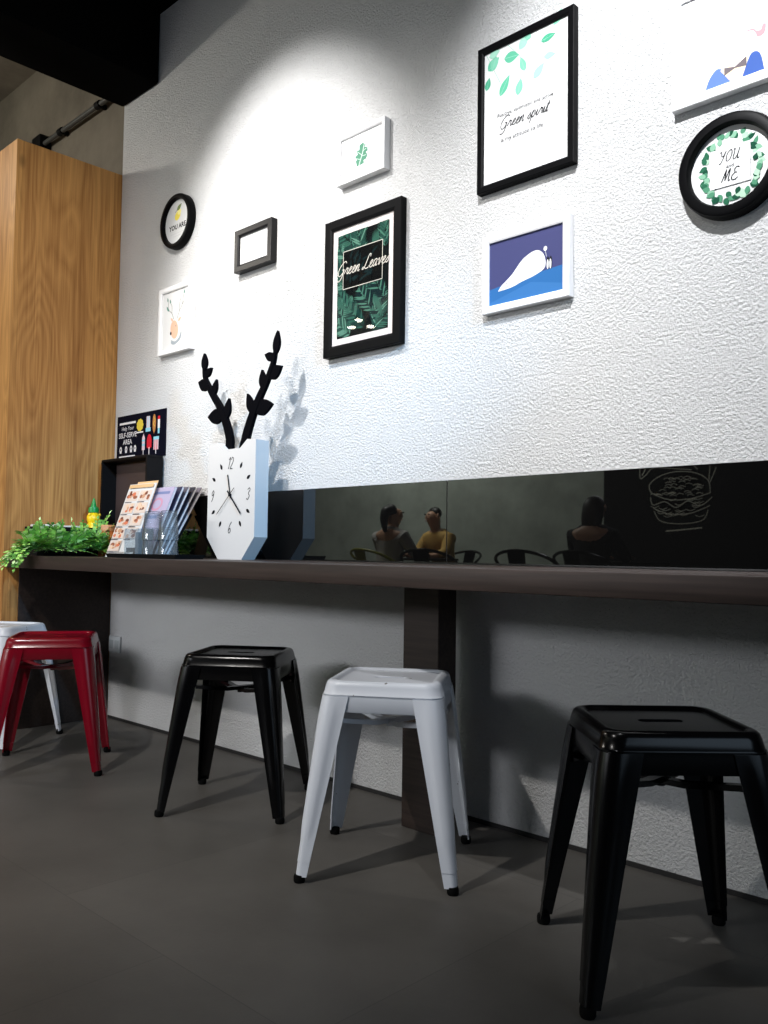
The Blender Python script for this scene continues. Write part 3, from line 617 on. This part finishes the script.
a.ell(.118, .045, .014, .042, BRN); a.stroke([(.118,.01),(.118,-.002)], .003, BRN); a.stroke(crom([(.112,.075),(.124,.06),(.112,.045),(.124,.03)]), .003, YL)
a.rect(.148, .166, .02, .06, WI); a.rect(.148, .166, .06, .075, RD); a.rect(.15, .164, -.004, .02, BLU)
a.poly([(.018,-.07),(.042,-.07),(.042,-.015),(.030,.006),(.018,-.015)], PK); a.rect(.018, .042, -.03, -.022, BLU); a.rect(.018, .042, -.05, -.042, BLU); a.stroke([(.03,-.07),(.03,-.092)], .005, WI)
a.ell(.08, -.035, .02, .034, RD); a.rect(.06, .10, -.062, -.035, RD); a.stroke([(.08,-.06),(.08,-.096)], .006, WI)
a.rect(.118, .158, -.075, -.03, PK); a.rect(.116, .162, -.03, -.016, BLU); a.rect(.126, .132, -.075, -.03, RD); a.rect(.143, .149, -.075, -.03, RD); a.stroke([(.138,-.075),(.138,-.094)], .006, WI)
a.build('printing', t)

t = thing('condiment_caddy', 'long low black condiment caddy along the oak cupboard behind the fern garland', 'caddy', (-3.725, -0.260, 0.757))
b = MB(); b.box(-.065, .065, -.165, .165, 0, .008); b.build('base', BLKMATTE, t, smooth=False)
for q in ((-.065, -.059, -.165, .165), (.059, .065, -.165, .165)):
    b = MB(); b.box(q[0], q[1], q[2], q[3], .008, .127, bev=.001, seg=1); b.build('long_side', BLKMATTE, t, smooth=False)
for q in ((-.059, .059, -.165, -.159), (-.059, .059, .159, .165)):
    b = MB(); b.box(q[0], q[1], q[2], q[3], .008, .127, bev=.001, seg=1); b.build('end_side', BLKMATTE, t, smooth=False)
NAP = mat('napkin', lin(222, 216, 210), .9)
for k, (ya, yb, z1) in enumerate(((-.412, -.31, .895), (-.30, -.21, .892))):
    b = MB()
    for j in range(9): b.box(-3.775, -3.675, ya + random.uniform(0, .006), yb - random.uniform(0, .006), .766 + j * .0142, .766 + j * .0142 + .0135 + (z1 - .894) * (j == 8), bev=.003, seg=1)
    tag(b.build('napkin_stack', NAP), ('stack of white paper napkins in the caddy end nearer the counter front' if k == 0 else 'stack of white paper napkins in the caddy next to the yellow bottle'), 'napkins')
t = thing('sauce_bottle', 'yellow bear shaped squeeze bottle with green nozzle standing in the caddy', 'bottle', (-3.715, -0.143, 0.766))
b = MB(); b.lathe([(.004, 0), (.030, 0), (.034, .006), (.034, .06), (.028, .08), (.033, .10), (.034, .12), (.026, .135), (.024, .142), (.029, .155), (.029, .172), (.021, .186), (.017, .190)], n=20); 
for s in (-1, 1):
    b.lathe([(.001, -.011), (.008, -.008), (.011, 0), (.008, .008), (.001, .011)], (s * .012 + .02, s * .024, .125), 10); b.lathe([(.001, -.007), (.006, -.004), (.007, 0), (.005, .005), (.001, .007)], (.01, s * .024, .180), 10)
b.build('body', mat('yellow_plastic', lin(250, 208, 20), .35), t)
b = MB(); b.lathe([(.017, .188), (.023, .189), (.0235, .200), (.022, .213), (.014, .215), (.011, .226), (.006, .246), (.004, .254), (.002, .255)], n=20); b.build('nozzle_cap', mat('green_plastic', lin(20, 140, 60), .35), t)
t = thing('snack_jar', 'small orange jar with pale lid beside the yellow bottle', 'jar', (-3.57, -0.150, 0.757))
b = MB(); b.lathe([(.005, 0), (.034, 0), (.037, .006), (.037, .105), (.034, .115)], n=20); b.build('jar_body', mat('orange_jar', lin(206, 116, 60), .4), t)
b = MB(); b.lathe([(.036, .112), (.038, .114), (.038, .134), (.034, .139), (.004, .141)], n=20); b.build('lid', mat('jar_lid', lin(214, 150, 110), .5), t)

# fern garland
t = thing('fern_garland', 'bushy green artificial fern garland spilling over the left end of the counter', 'plant', (-3.57, -0.35, 0.757))
fg = [mat('fern_%d' % i, c, .5) for i, c in enumerate((lin(122, 184, 78), lin(166, 218, 108), lin(86, 146, 62), lin(204, 234, 166)))]
b = MB(); st = MB(); rnd = random.Random(21)
for k in range(105):
    y = rnd.uniform(-.25, .20); x = rnd.uniform(-.03, .03)
    if y < -.14 and rnd.random() < .45: dirv = Vector((rnd.uniform(-.2, .9), -1, rnd.uniform(-.15, .35)))
    else: dirv = Vector((rnd.uniform(-.1, 1.0), rnd.uniform(-.9, .8), rnd.uniform(.1, 1.3)))
    dirv.normalize(); L = rnd.uniform(.08, .15); p = Vector((x, y if y > -.13 else max(y, -.145), rnd.uniform(.012, .05))); pts = [p.copy()]; d = dirv.copy()
    for j in range(9):
        d.z -= .075 if p.y > -.15 else .14; d.normalize(); p = p + d * L / 9
        if p.y > -.152 and p.z < .006: p.z = .006
        pts.append(p.copy())
    st.tube(pts, .0011, 5)
    for j in range(1, 10):
        tt = (pts[j] - pts[j - 1]).normalized(); sd = tt.cross(Vector((0, 0, 1))); sd = sd.normalized() if sd.length > .01 else Vector((1, 0, 0)); up = sd.cross(tt)
        for s in ((-1, 1) if j < 9 else (0,)):
            ax = (sd * s + tt * (.7 if s else 1) + up * rnd.uniform(-.15, .35)).normalized(); ll = .034 * (1 - .45 * abs(j - 4) / 5) * rnd.uniform(.8, 1.2); wd = ax.cross(up).normalized() * ll * .36
            q = pts[j]; tip = q + ax * ll; mid = q + ax * ll * .5 + up * .002
            if tip.y > -.15 and tip.z < .004: tip.z = .004
            b.add([q, mid + wd, tip, mid - wd], [[0, 1, 2], [0, 2, 3]], rnd.choice((0, 0, 1, 1, 2, 3)))
b.flat = True
b.build('foliage', fg, t, smooth=False); st.build('stems', mat('fern_stem', lin(80, 104, 50), .6), t)

# menu leaflet and magazines
def sheet_xf(x, yb, zb, tilt): return Matrix.Translation((x, yb, zb)) @ Matrix.Rotation(-tilt, 4, 'X')
t = thing('menu_leaflet', 'tall menu leaflet with rows of food photos leaning behind the tray', 'leaflet', (-3.251, -0.272, 0.758))
t.scale = (1.08, 1.08, 1.12)
mx = Matrix.Rotation(math.radians(-20), 4, 'X')
def tf(u, v, d): return tuple(mx @ Vector((u, -d, v)))
b = MB(); b.box(-.097, .097, 0, .002, 0, .292, mx=mx); b.build('card', PAPER, t, smooth=False)
a = Art(); a.fn = tf; a.base = .0003; rnd = random.Random(5)
FC = [mat('food_%d' % i, c, .6) for i, c in enumerate((lin(196, 150, 120), lin(150, 96, 74), lin(222, 190, 164), lin(120, 74, 60), lin(206, 120, 90)))]; FBG = mat('food_bg', lin(214, 196, 184), .6); TXB = mat('leaflet_ink', lin(90, 74, 70), .7)
for r in range(5):
    for c in range(2):
        u0 = -.090 + c * .092; v0 = .222 - r * .050
        if r == 4 and c == 1: continue
        a.rect(u0, u0 + .084, v0, v0 + .042, FBG)
        for q in range(9): a.ell(u0 + rnd.uniform(.012, .072), v0 + rnd.uniform(.008, .034), rnd.uniform(.006, .016), rnd.uniform(.004, .010), FC[rnd.randrange(5)], 10)
        a.rect(u0, u0 + .05, v0 - .006, v0 - .003, TXB)
a.rect(-.088, .088, .274, .288, mat('kraft', lin(214, 176, 130), .7))
for v in (.012, .018): a.rect(-.08, .08, v - .002, v, TXB)
a.build('food_photos', t)
b = MB(); b.box(-.05, .097, .003, .005, .15, .302, mx=mx); b.build('backing_card', MATS['kraft'], t, smooth=False)
b = MB(); b.box(-.04, .04, .003, .006, -.205, .0, mx=Matrix.Translation(mx @ Vector((0, .003, .215))) @ Matrix.Rotation(math.radians(14), 4, 'X')); b.build('easel_strut', MATS['kraft'], t, smooth=False)

t = thing('magazine_rack', 'low black sloping rack holding magazines beside the menu leaflet', 'rack', (-3.114, -0.120, 0.757))
b = MB(); b.box(-.085, .085, -.145, .108, 0, .008, bev=.001, seg=1); b.build('base', BLKMATTE, t)
b = MB(); b.box(-.085, .085, -.145, -.141, .008, .04); b.build('front_lip', BLKMATTE, t, smooth=False)
b = MB(); b.box(-.075, .075, 0, .005, 0, .20, mx=Matrix.Translation((0, -.044, .010)) @ Matrix.Rotation(math.radians(-30.5), 4, 'X')); b.build('back_rest', BLKMATTE, t, smooth=False)
cov = [mat('cover_%d' % i, c, .35) for i, c in enumerate((lin(170, 160, 184), lin(46, 50, 76), lin(90, 88, 100), lin(40, 44, 60), lin(110, 106, 120)))]  # covers after the first are darkened to paint the shade between magazines
PGS = mat('page_edges', lin(214, 210, 210), .8)
lbl = ('magazine with pale violet cover at the front of the black rack', 'dark blue magazine second from the front of the black rack', 'grey magazine third from the front of the black rack', 'slate magazine fourth from the front of the black rack', 'mauve grey magazine leaning at the back of the black rack')
for k in range(5):
    tl = math.radians(22 + 2.0 * k); yb = -.257 + .0185 * k
    t = thing('magazine', lbl[k], 'magazine', (-3.114 + .004 * (k % 2), yb, .768), 0, 'magazines in the black rack')
    mx = Matrix.Rotation(-tl, 4, 'X'); hgt = .298 + .0065 * k
    b = MB(); b.box(-.077, .077, .0005, .0085, 0, hgt, mx=mx); b.build('pages', PGS, t, smooth=False)
    b = MB(); b.box(-.078, .078, -.0007, .0005, 0, hgt + .001, mx=mx); b.box(-.078, .078, .0085, .0097, 0, hgt + .001, mx=mx); b.build('cover', cov[k], t, smooth=False)
    if k == 0:
        a = Art(); a.fn = lambda u, v, d: tuple(mx @ Vector((u, -d, v))); a.base = .0009
        a.ell(-.01, hgt - .075, .04, .03, mat('cover_rose', lin(190, 140, 160), .4)); a.ell(-.01, hgt - .075, .028, .02, cov[0]); a.rect(-.06, .055, hgt - .03, hgt - .018, mat('cover_slate', lin(116, 124, 160), .4)); a.rect(-.06, .03, hgt - .14, hgt - .125, MATS['cover_slate'])
        a.build('cover_art', t)

# tray with glasses
t = thing('serving_tray', 'black rectangular tray on the counter carrying upturned glasses', 'tray', (-2.929, -0.302, 0.757))
b = MB(); b.box(-.245, .245, -.06, .06, 0, .005, bev=.002, seg=1); b.build('base', BLKMATTE, t)
b = MB(); rs = []
for i, z in ((0, .004), (-.004, .016), (-.001, .016), (.003, .004)):
    rs.append([(-.245 + i, -.06 + i, z), (.245 - i, -.06 + i, z), (.245 - i, .06 - i, z), (-.245 + i, .06 - i, z)])
b.rings(rs, loop=True); b.build('rim', BLKMATTE, t, smooth=False)
GLS = glassy('drinking_glass', (0.93, 0.955, 0.97), 1.5, 0.05, (0.22, 0.26, 0.30))
def tumbler(x, y, z, label):
    b = MB(); b.lathe([(.0375, 0), (.036, .0), (.0265, .102), (.001, .104), (.001, .110), (.027, .110), (.0295, .107), (.0385, .001)], n=28, loop=False)
    o = b.build('tumbler', GLS); o.location = (x, y, z); tag(o, label, 'glass', 'upturned tumblers on the tray'); return o
tumbler(-2.921, -.315, .7623, 'upturned clear tumbler at the bottom of the left glass stack')
tumbler(-2.921, -.315, .8245, 'upturned clear tumbler on top of the left glass stack')
tumbler(-2.807, -.315, .7623, 'upturned clear tumbler at the bottom of the right glass stack')
tumbler(-2.807, -.315, .8245, 'upturned clear tumbler on top of the right glass stack')
t = thing('acrylic_holder', 'square clear acrylic holder with blue card inside, left of the tumblers', 'holder', (-3.034, -0.305, 0.7623))
ACR = glassy('acrylic', (0.86, 0.90, 0.93), 1.5, 0.06)
b = MB(); b.box(-.052, .052, -.033, .033, 0, .003); b.build('base', ACR, t, smooth=False)
for q in ((-.052, .052, -.033, -.031), (-.052, .052, .031, .033), (-.052, -.050, -.031, .031), (.050, .052, -.031, .031)):
    b = MB(); b.box(*q, .003, .108); b.build('side', ACR, t, smooth=False)
b = MB(); b.box(-.044, .044, .010, .016, .004, .095); b.build('card', mat('holder_card', lin(84, 104, 122), .5), t, smooth=False)

# ------------------------------------------------------------------ stools
def rsq(h, r, z, n=8):
    pts = []
    for qx, qy, a0 in ((1, 1, 0), (-1, 1, PI / 2), (-1, -1, PI), (1, -1, 1.5 * PI)):
        for i in range(n + 1):
            a = a0 + PI / 2 * i / n; pts.append((qx * (h - r) + r * math.cos(a), qy * (h - r) + r * math.sin(a), z))
    return pts
def slot(hl, hw, z, N, n=8):
    pts = []
    for qx, qy, a0 in ((1, 1, 0), (-1, 1, PI / 2), (-1, -1, PI), (1, -1, 1.5 * PI)):
        for i in range(n + 1):
            a = a0 + PI / 2 * i / n; pts.append((qx * (hl - hw) + hw * math.cos(a), hw * math.sin(a) * 0.98 + qy * hw * 0.02, z))
    return pts
def stool(label, loc, rz, m, foot=RUBBER, group=None, k=1.02):
    t = thing('metal_stool', label, 'stool', (loc[0], loc[1], 0), rz, group); t.scale = (k, k, 1.056)
    b = MB(); N = 36
    R = [slot(.041, .0115, .4360, N), slot(.041, .0115, .4425, N), slot(.0425, .013, .4435, N), slot(.045, .0155, .4435, N), rsq(.1125, .024, .4435), rsq(.115, .026, .4435), rsq(.1175, .028, .4455), rsq(.120, .030, .4485), rsq(.127, .034, .450), rsq(.134, .036, .4485), rsq(.1385, .038, .4445), rsq(.1412, .038, .437),
         rsq(.1445, .036, .4205), rsq(.1465, .036, .4185), rsq(.1465, .036, .4175), rsq(.1440, .035, .4168), rsq(.1462, .034, .380), rsq(.1447, .033, .3785), rsq(.1422, .033, .380), rsq(.138, .034, .432), rsq(.115, .028, .4375), rsq(.1125, .026, .4375)]
    b.rings(R, loop=True); b.build('seat', m, t, ang=50)
    zs = [(.4145, 0), (.405, .2), (.385, .6), (.36, 1), (.28, 1), (.20, 1), (.13, 1), (.105, .5), (.09, 0), (.050, 0), (.046, 0), (.0455, -1), (.014, -1)]
    for sx in (-1, 1):
        for sy in (-1, 1):
            b = MB(); rs = []
            for z, bead in zs:
                c = .1472 + (.4145 - z) / .4145 * .0458; w = .070 - (.4145 - z) / .4 * .040; r = .032 - (.4145 - z) / .4 * .017
                hb = .0028 * max(bead, 0); off = .0012 if bead < 0 else 0; th = .0032
                bx = r + (w - r) * .30; P = [(w, off), (bx + .004, off), (bx, off - hb), (r, off - hb)]
                for i in range(1, 8):
                    a = PI / 2 * i / 8; P.append((r - (r - off + hb) * math.sin(a), r - (r - off + hb) * math.cos(a)))
                P += [(off - hb, r), (off - hb, bx), (off, bx + .004), (off, w)]
                q = th + off; P += [(q, w), (q, r)]
                for i in range(7, 0, -1):
                    a = PI / 2 * i / 8; P.append((r - (r - q) * math.sin(a), r - (r - q) * math.cos(a)))
                P += [(r, q), (w, q)]
                rs.append([(sx * (c - u), sy * (c - v), z) for u, v in P])
            b.rings(rs); leg = b.build('leg', m, t, ang=45)
            c = .193 - .0125; b = MB(); b.lathe([(.004, 0), (.0120, 0), (.0136, .003), (.0138, .011), (.0125, .017), (.004, .018)], (sx * c, sy * c, 0), 18); b.build('rubber_foot', foot, leg)
    b = MB()
    for k, (s, dz) in enumerate(((1, .0), (-1, -.0035))):
        mx = Matrix.Rotation(PI / 4 * s, 4, 'Z')
        pr = [(-.186, .351), (-.15, .348), (-.05, .334), (.05, .334), (.15, .348), (.186, .351)]
        b.rings([[(x, -.010, z + dz), (x, .010, z + dz), (x, .010, z + dz + .011), (x, -.010, z + dz + .011)] for x, z in pr], mx=mx)
        for x in (-.184, .184): b.box(x - .005, x + .005, -.010, .010, .340 + dz, .372 + dz, bev=.002, seg=1, mx=mx)
    b.lathe([(.002, .326), (.009, .326), (.009, .332), (.002, .333)], n=12)
    b.build('cross_brace', m, t)
    return t

def worn(name, col, chip, rough, sc=60, th=0.70):
    m = mat(name, col, rough)
    nt = m.node_tree; bs = nt.nodes['Principled BSDF']; tc = nt.nodes.new('ShaderNodeTexCoord')
    n = nt.nodes.new('ShaderNodeTexNoise'); n.inputs['Scale'].default_value = sc; n.inputs['Detail'].default_value = 4; nt.links.new(tc.outputs['Object'], n.inputs['Vector'])
    r = nt.nodes.new('ShaderNodeMapRange'); r.inputs[1].default_value = th; r.inputs[2].default_value = th + .02; nt.links.new(n.outputs['Fac'], r.inputs[0])
    mx = nt.nodes.new('ShaderNodeMix'); mx.data_type = 'RGBA'; mx.inputs['A'].default_value = (*col, 1); mx.inputs['B'].default_value = (*chip, 1)
    nt.links.new(r.outputs[0], mx.inputs['Factor']); nt.links.new(mx.outputs['Result'], bs.inputs['Base Color'])
    return m
SW_ = worn('stool_white', lin(214, 218, 226), lin(110, 106, 104), .33, 42, .715); SB_ = mat('stool_black', (.002, .002, .0024), .2, spec=.3); SR_ = worn('stool_red', lin(122, 8, 28), lin(60, 8, 16), .22, 60, .74)
SW2_ = MATS['stool_white']
R_ = math.radians
stool('white metal stool in front of the counter post', (-1.562, -0.424), R_(34), SW_)
stool('black metal stool between the red stool and the front white stool', (-2.251, -0.388), R_(36), SB_)
stool('black metal stool nearest the viewer, at the right end', (-0.804, -0.452), R_(45), SB_, k=1.05)
stool('red metal stool in front of the dark end panel', (-3.098, -0.604), R_(57), SR_)
stool('white metal stool half hidden behind the red stool', (-3.65, -0.586), R_(33), SW2_)

# ------------------------------------------------------------------ pendant lamps over the left part of the room
for k, (x, y, z, lb) in enumerate(((-4.93, -2.75, 2.645, 'upper black pendant lamp of the cluster near the cupboard'), (-5.01, -2.75, 2.60, 'left lower black pendant lamp of the cluster near the cupboard'), (-4.79, -2.75, 2.57, 'right lower black pendant lamp of the cluster near the cupboard'))):
    t = thing('pendant_lamp', lb, 'lamp', (x, y, z)); t.scale = (.95, .95, .95)
    b = MB(); b.lathe([(.045, 0), (.043, 0), (.03, .06), (.012, .08), (.012, .085), (.033, .062), (.047, .002)], n=24, loop=False); b.build('shade', BLK, t)
    b = MB(); b.lathe([(.002, -.016), (.026, -.012), (.036, .0), (.03, .02), (.012, .05), (.002, .052)], n=20); b.build('bulb', mat('lamp_glow', (1, 1, 1), .5, emit=((1.0, .93, .8), 40)), t)
    b = MB(); b.tube([(0, 0, .08), (0, 0, (3.6 - z) / .95)], .004, 8); b.build('cord', BLK, t)

# ------------------------------------------------------------------ seating area behind the viewer (seen in the black glass)
def bistro_chair(label, loc, rz, m):
    t = thing('bistro_chair', label, 'chair', (loc[0], loc[1], 0), rz)
    b = MB(); b.rings([rsq(.175, .06, .44), rsq(.185, .06, .445), rsq(.185, .06, .455), rsq(.17, .06, .458)]); b.build('seat', m, t)
    for sx in (-1, 1):
        for sy in (-1, 1): b = MB(); b.tube([(sx * .16, sy * .16, .445), (sx * .20, sy * .21, .0)], [.017, .011], 10); b.build('leg', m, t)
    b = MB(); arc = [(-.19, .05, .46), (-.24, .02, .62), (-.255, -.06, .70)] + [(.25 * math.cos(a), -.10 + .20 * math.sin(a) * 1.0, .72 + .10 * abs(math.sin(a))) for a in [PI + PI * i / 14 for i in range(1, 14)]] + [(.255, -.06, .70), (.24, .02, .62), (.19, .05, .46)]
    b.tube(arc, .013, 10); b.build('hoop_back', m, t)
    b = MB(); b.rings([[(-.055, -.18, .45), (.055, -.18, .45), (.055, -.174, .45), (-.055, -.174, .45)], [(-.075, -.297, .81), (.075, -.297, .81), (.075, -.291, .81), (-.075, -.291, .81)]]); b.build('back_splat', m, t)
    return t
YC = mat('chair_olive', lin(150, 150, 40), .4)
bistro_chair('olive yellow metal chair reflected under the person with tied hair', (-6.02, -4.12), R_(182), YC)
bistro_chair('black metal chair reflected left of the empty concrete stretch', (-5.02, -3.75), R_(160), SB_)
bistro_chair('black metal chair reflected in front of the dark silhouette', (-3.98, -3.75), R_(170), SB_)
bistro_chair('black metal chair reflected under the person in yellow', (-6.0, -5.22), R_(0), SB_)
bistro_chair('black metal chair reflected under the dark silhouette', (-3.72, -4.20), R_(180), SB_)
def cafe_table(label, x, y):
    t = thing('cafe_table', label, 'table', (x, y, 0))
    b = MB(); b.box(-.33, .33, -.26, .26, .715, .74, bev=.004); b.build('table_top', DWOOD2, t)
    b = MB(); b.tube([(0, 0, .02), (0, 0, .715)], .028, 14); b.build('column', BLK, t)
    b = MB(); b.lathe([(.22, 0), (.22, .008), (.06, .02), (.03, .03)], n=28); b.build('foot', BLK, t)
cafe_table('dark cafe table reflected between the two seated people', -6.02, -4.67); cafe_table('dark cafe table reflected beyond the dark silhouette', -3.72, -4.68)

def skin(name, verts, edges, rad, m, parent, root=0, sub=2):
    me = bpy.data.meshes.new(name); me.from_pydata(verts, edges, []); me.materials.append(m)
    o = bpy.data.objects.new(name, me); COL.objects.link(o); o.parent = parent
    o.modifiers.new('skin', 'SKIN'); lay = me.skin_vertices[0].data
    for i, r in enumerate(rad):
        rr = r if hasattr(r, '__len__') else (r, r); lay[i].radius = rr; lay[i].use_root = (i == root)
    o.modifiers['skin'].use_smooth_shade = True
    o.modifiers.new('sub', 'SUBSURF').levels = sub; o.modifiers['sub'].render_levels = sub
    return o
def person(label, loc, rz, shirt, trousers, hair_m, skin_m, lean=0.0, hair='bun', chin=1):
    """seated, facing +y; forearms resting on the table"""
    t = thing('person', label, 'person', (loc[0], loc[1], 0), rz)
    F = lean
    V = [(0, 0, .54), (0, .02 + F * .3, .68), (0, .03 + F * .7, .86), (0, .03 + F, .98), (0, .05 + F * 1.1, 1.05), (0, .07 + F * 1.15, 1.12), (0, .085 + F * 1.2, 1.19), (0, .085 + F * 1.2, 1.245)]
    Rr = [(.15, .11), (.125, .09), (.15, .10), (.13, .08), .052, (.066, .082), (.074, .092), (.05, .06)]
    E = [(i, i + 1) for i in range(7)]
    def chain(base, pts, rr):
        p = base
        for q, r in zip(pts, rr): V.append(q); Rr.append(r); E.append((p, len(V) - 1)); p = len(V) - 1
        return p
    arms = []
    for s in (-1, 1):
        chain(0, [(s * .10, .06, .53), (s * .12, .42, .52), (s * .12, .45, .28), (s * .12, .43, .08), (s * .12, .56, .035)], [.095, .066, .056, .04, .034])
        h = chain(3, [(s * .17, .03 + F, .955), (s * .22, .12 + F, .80), (s * .19, .26 + F, .755), (s * .12, .36 + F, .775)], [.056, .045, .036, .026])
        w = Vector(V[h]); pc = (w.x - s * .02, w.y + .045, w.z); p = chain(h, [pc], [(.036, .018)])
        for k in range(4):
            u = (k - 1.5) * .019; l = (.055, .062, .058, .046)[k]
            chain(p, [(pc[0] + u, pc[1] + .03, pc[2] + .004), (pc[0] + u * 1.1, pc[1] + .03 + l * .55, pc[2] + .004), (pc[0] + u * 1.1, pc[1] + .03 + l, pc[2] - .016)], [.0095, .0085, .0075])
        chain(h, [(w.x - s * .05, w.y + .03, w.z + .005), (w.x - s * .065, w.y + .065, w.z - .002)], [.011, .009]); arms.append(h)
    body = skin('body', V, E, Rr, skin_m, t, 0, 2)
    hx, hy, hz = V[6]
    b = MB(); b.lathe([(.001, -.02), (.011, -.016), (.009, .0), (.005, .02), (.001, .03)], (0, hy + .095, hz - .02), 10)
    b.build('nose', skin_m, t)
    b = MB()
    for s in (-1, 1): b.lathe([(.001, -.007), (.010, -.004), (.010, .004), (.001, .007)], (s * .03, hy + .083, hz + .012), 10)
    b.build('eyes', INK, t)
    b = MB(); b.box(-.02, .02, hy + .076, hy + .090, hz - .062, hz - .054, bev=.003); b.build('mouth', mat('lips', lin(150, 80, 74), .5), t)
    for s in (-1, 1): b = MB(); b.lathe([(.001, -.03), (.012, -.02), (.016, .0), (.012, .02), (.001, .03)], (s * .078, hy - .005, hz - .005), 10); b.build('ear', skin_m, t)
    # clothes
    sv = [Vector(v) for v in V[:4]]; se = [(0, 1), (1, 2), (2, 3)]; sr = [(.165, .125), (.145, .108), (.175, .125), (.160, .112)]
    vv = list(V[:4]) + [(0, .045 + F * 1.05, 1.035)]; rr = list(sr) + [(.095, .085)]; ee = list(se) + [(3, 4)]
    for s in (-1, 1):
        p = 3
        for q, r in zip([(s * .17, .03 + F, .955), (s * .22, .12 + F, .80), (s * .195, .235 + F, .765)], [.074, .058, .048]): vv.append(q); rr.append(r); ee.append((p, len(vv) - 1)); p = len(vv) - 1
    skin('shirt', vv, ee, rr, shirt, t, 0, 2)
    vv = [(0, 0, .54)]; rr = [(.165, .125)]; ee = []
    for s in (-1, 1):
        p = 0
        for q, r in zip([(s * .10, .06, .53), (s * .12, .42, .52), (s * .12, .45, .28), (s * .12, .435, .10)], [.105, .078, .066, .056]): vv.append(q); rr.append(r); ee.append((p, len(vv) - 1)); p = len(vv) - 1
    skin('trousers', vv, ee, rr, trousers, t, 0, 2)
    for s in (-1, 1):
        b = MB(); b.box(s * .12 - .042, s * .12 + .042, .40, .63, .0, .065, bev=.025, seg=3); b.build('shoe', BLKMATTE, t)
    # hair
    if hair == 'bun':
        skin('hair', [(0, hy - .03, hz + .05), (0, hy - .085, hz + .02), (0, hy - .15, hz + .025), (0, hy - .17, hz - .07), (0, hy - .15, hz - .20)], [(0, 1), (1, 2), (2, 3), (3, 4)], [(.086, .080), (.07, .06), .052, .045, .02], hair_m, t)
    elif hair == 'short':
        skin('hair', [(0, hy + .02, hz + .065), (0, hy - .045, hz + .04), (0, hy - .06, hz - .03)], [(0, 1), (1, 2)], [(.082, .055), (.088, .07), (.075, .05)], hair_m, t)
    else:
        skin('hair', [(0, hy + .01, hz + .06), (0, hy - .05, hz + .03), (0, hy - .075, hz - .09), (0, hy - .09, hz - .22)], [(0, 1), (1, 2), (2, 3)], [(.088, .06), (.098, .08), (.105, .065), (.09, .04)], hair_m, t)
    return t
SKN = mat('skin', lin(206, 160, 132), .5); HAIRM = mat('hair_dark', (.012, .010, .009), .5)
person('seated person with tied up dark hair in pale shirt, reflected in the black glass', (-6.02, -4.18), R_(180), mat('shirt_pale', lin(170, 166, 164), .8), mat('denim', lin(40, 50, 70), .8), HAIRM, SKN, .05, 'bun')
person('seated person with short dark hair in yellow top, reflected in the black glass', (-6.02, -5.16), R_(8), mat('top_yellow', lin(206, 166, 92), .8), mat('trousers_dark', lin(34, 32, 36), .8), HAIRM, SKN, .12, 'short')
person('seated person as dark silhouette with long hair, reflected right of the seam', (-3.72, -4.18), R_(180), mat('coat_black', (.01, .01, .011), .8), MATS['trousers_dark'], HAIRM, SKN, .03, 'long')

# chalk burger drawing on the blackboard wall opposite
t = thing('chalk_drawing', 'white chalk drawing of a burger and a cone on the black wall, seen reflected', 'drawing', (-3.80, -5.9985, 1.38))
CH = mat('chalk', lin(230, 228, 214), .9); a = Art(); a.fn = lambda u, v, d: (-u, d, v); a.base = .0003
rnd = random.Random(9)
def ch(pts, w=.007): a.stroke(crom(pts, 8), w, CH)
ch([(-.30,.02),(-.28,.14),(-.15,.22),(.05,.24),(.22,.20),(.32,.12),(.30,.04)]); ch([(-.30,.02),(-.1,-.03),(.12,-.03),(.30,.04)])
ch([(-.32,-.02),(-.2,-.10),(-.08,-.05),(.04,-.11),(.16,-.05),(.28,-.08),(.31,.0)]); ch([(-.30,-.10),(-.1,-.17),(.12,-.17),(.28,-.11)]); ch([(-.28,-.14),(-.22,-.24),(.0,-.27),(.2,-.24),(.27,-.14)])
ch([(-.22,-.31),(0,-.33),(.15,-.34)], .012)
for k in range(46):
    u, v = rnd.uniform(-.24, .24), rnd.uniform(.0, .18); ch([(u, v), (u + .04, v + .012), (u + .07, v)], .0045)
for k in range(24):
    u, v = rnd.uniform(-.25, .22), rnd.uniform(-.2, -.02); ch([(u, v), (u + .05, v - .015), (u + .09, v)], .005)
ch([(-.18,.25),(-.1,.31),(.05,.30),(.22,.31),(.30,.36),(.40,.40),(.42,.20),(.36,.22),(.27,.29),(.05,.27),(-.12,.25)]); ch([(.40,.40),(.36,.30),(.40,.22)], .009)
ch([(-.3,.12),(-.36,.26)]); ch([(-.29,.14),(-.30,.28)])
a.build('chalk_lines', t)
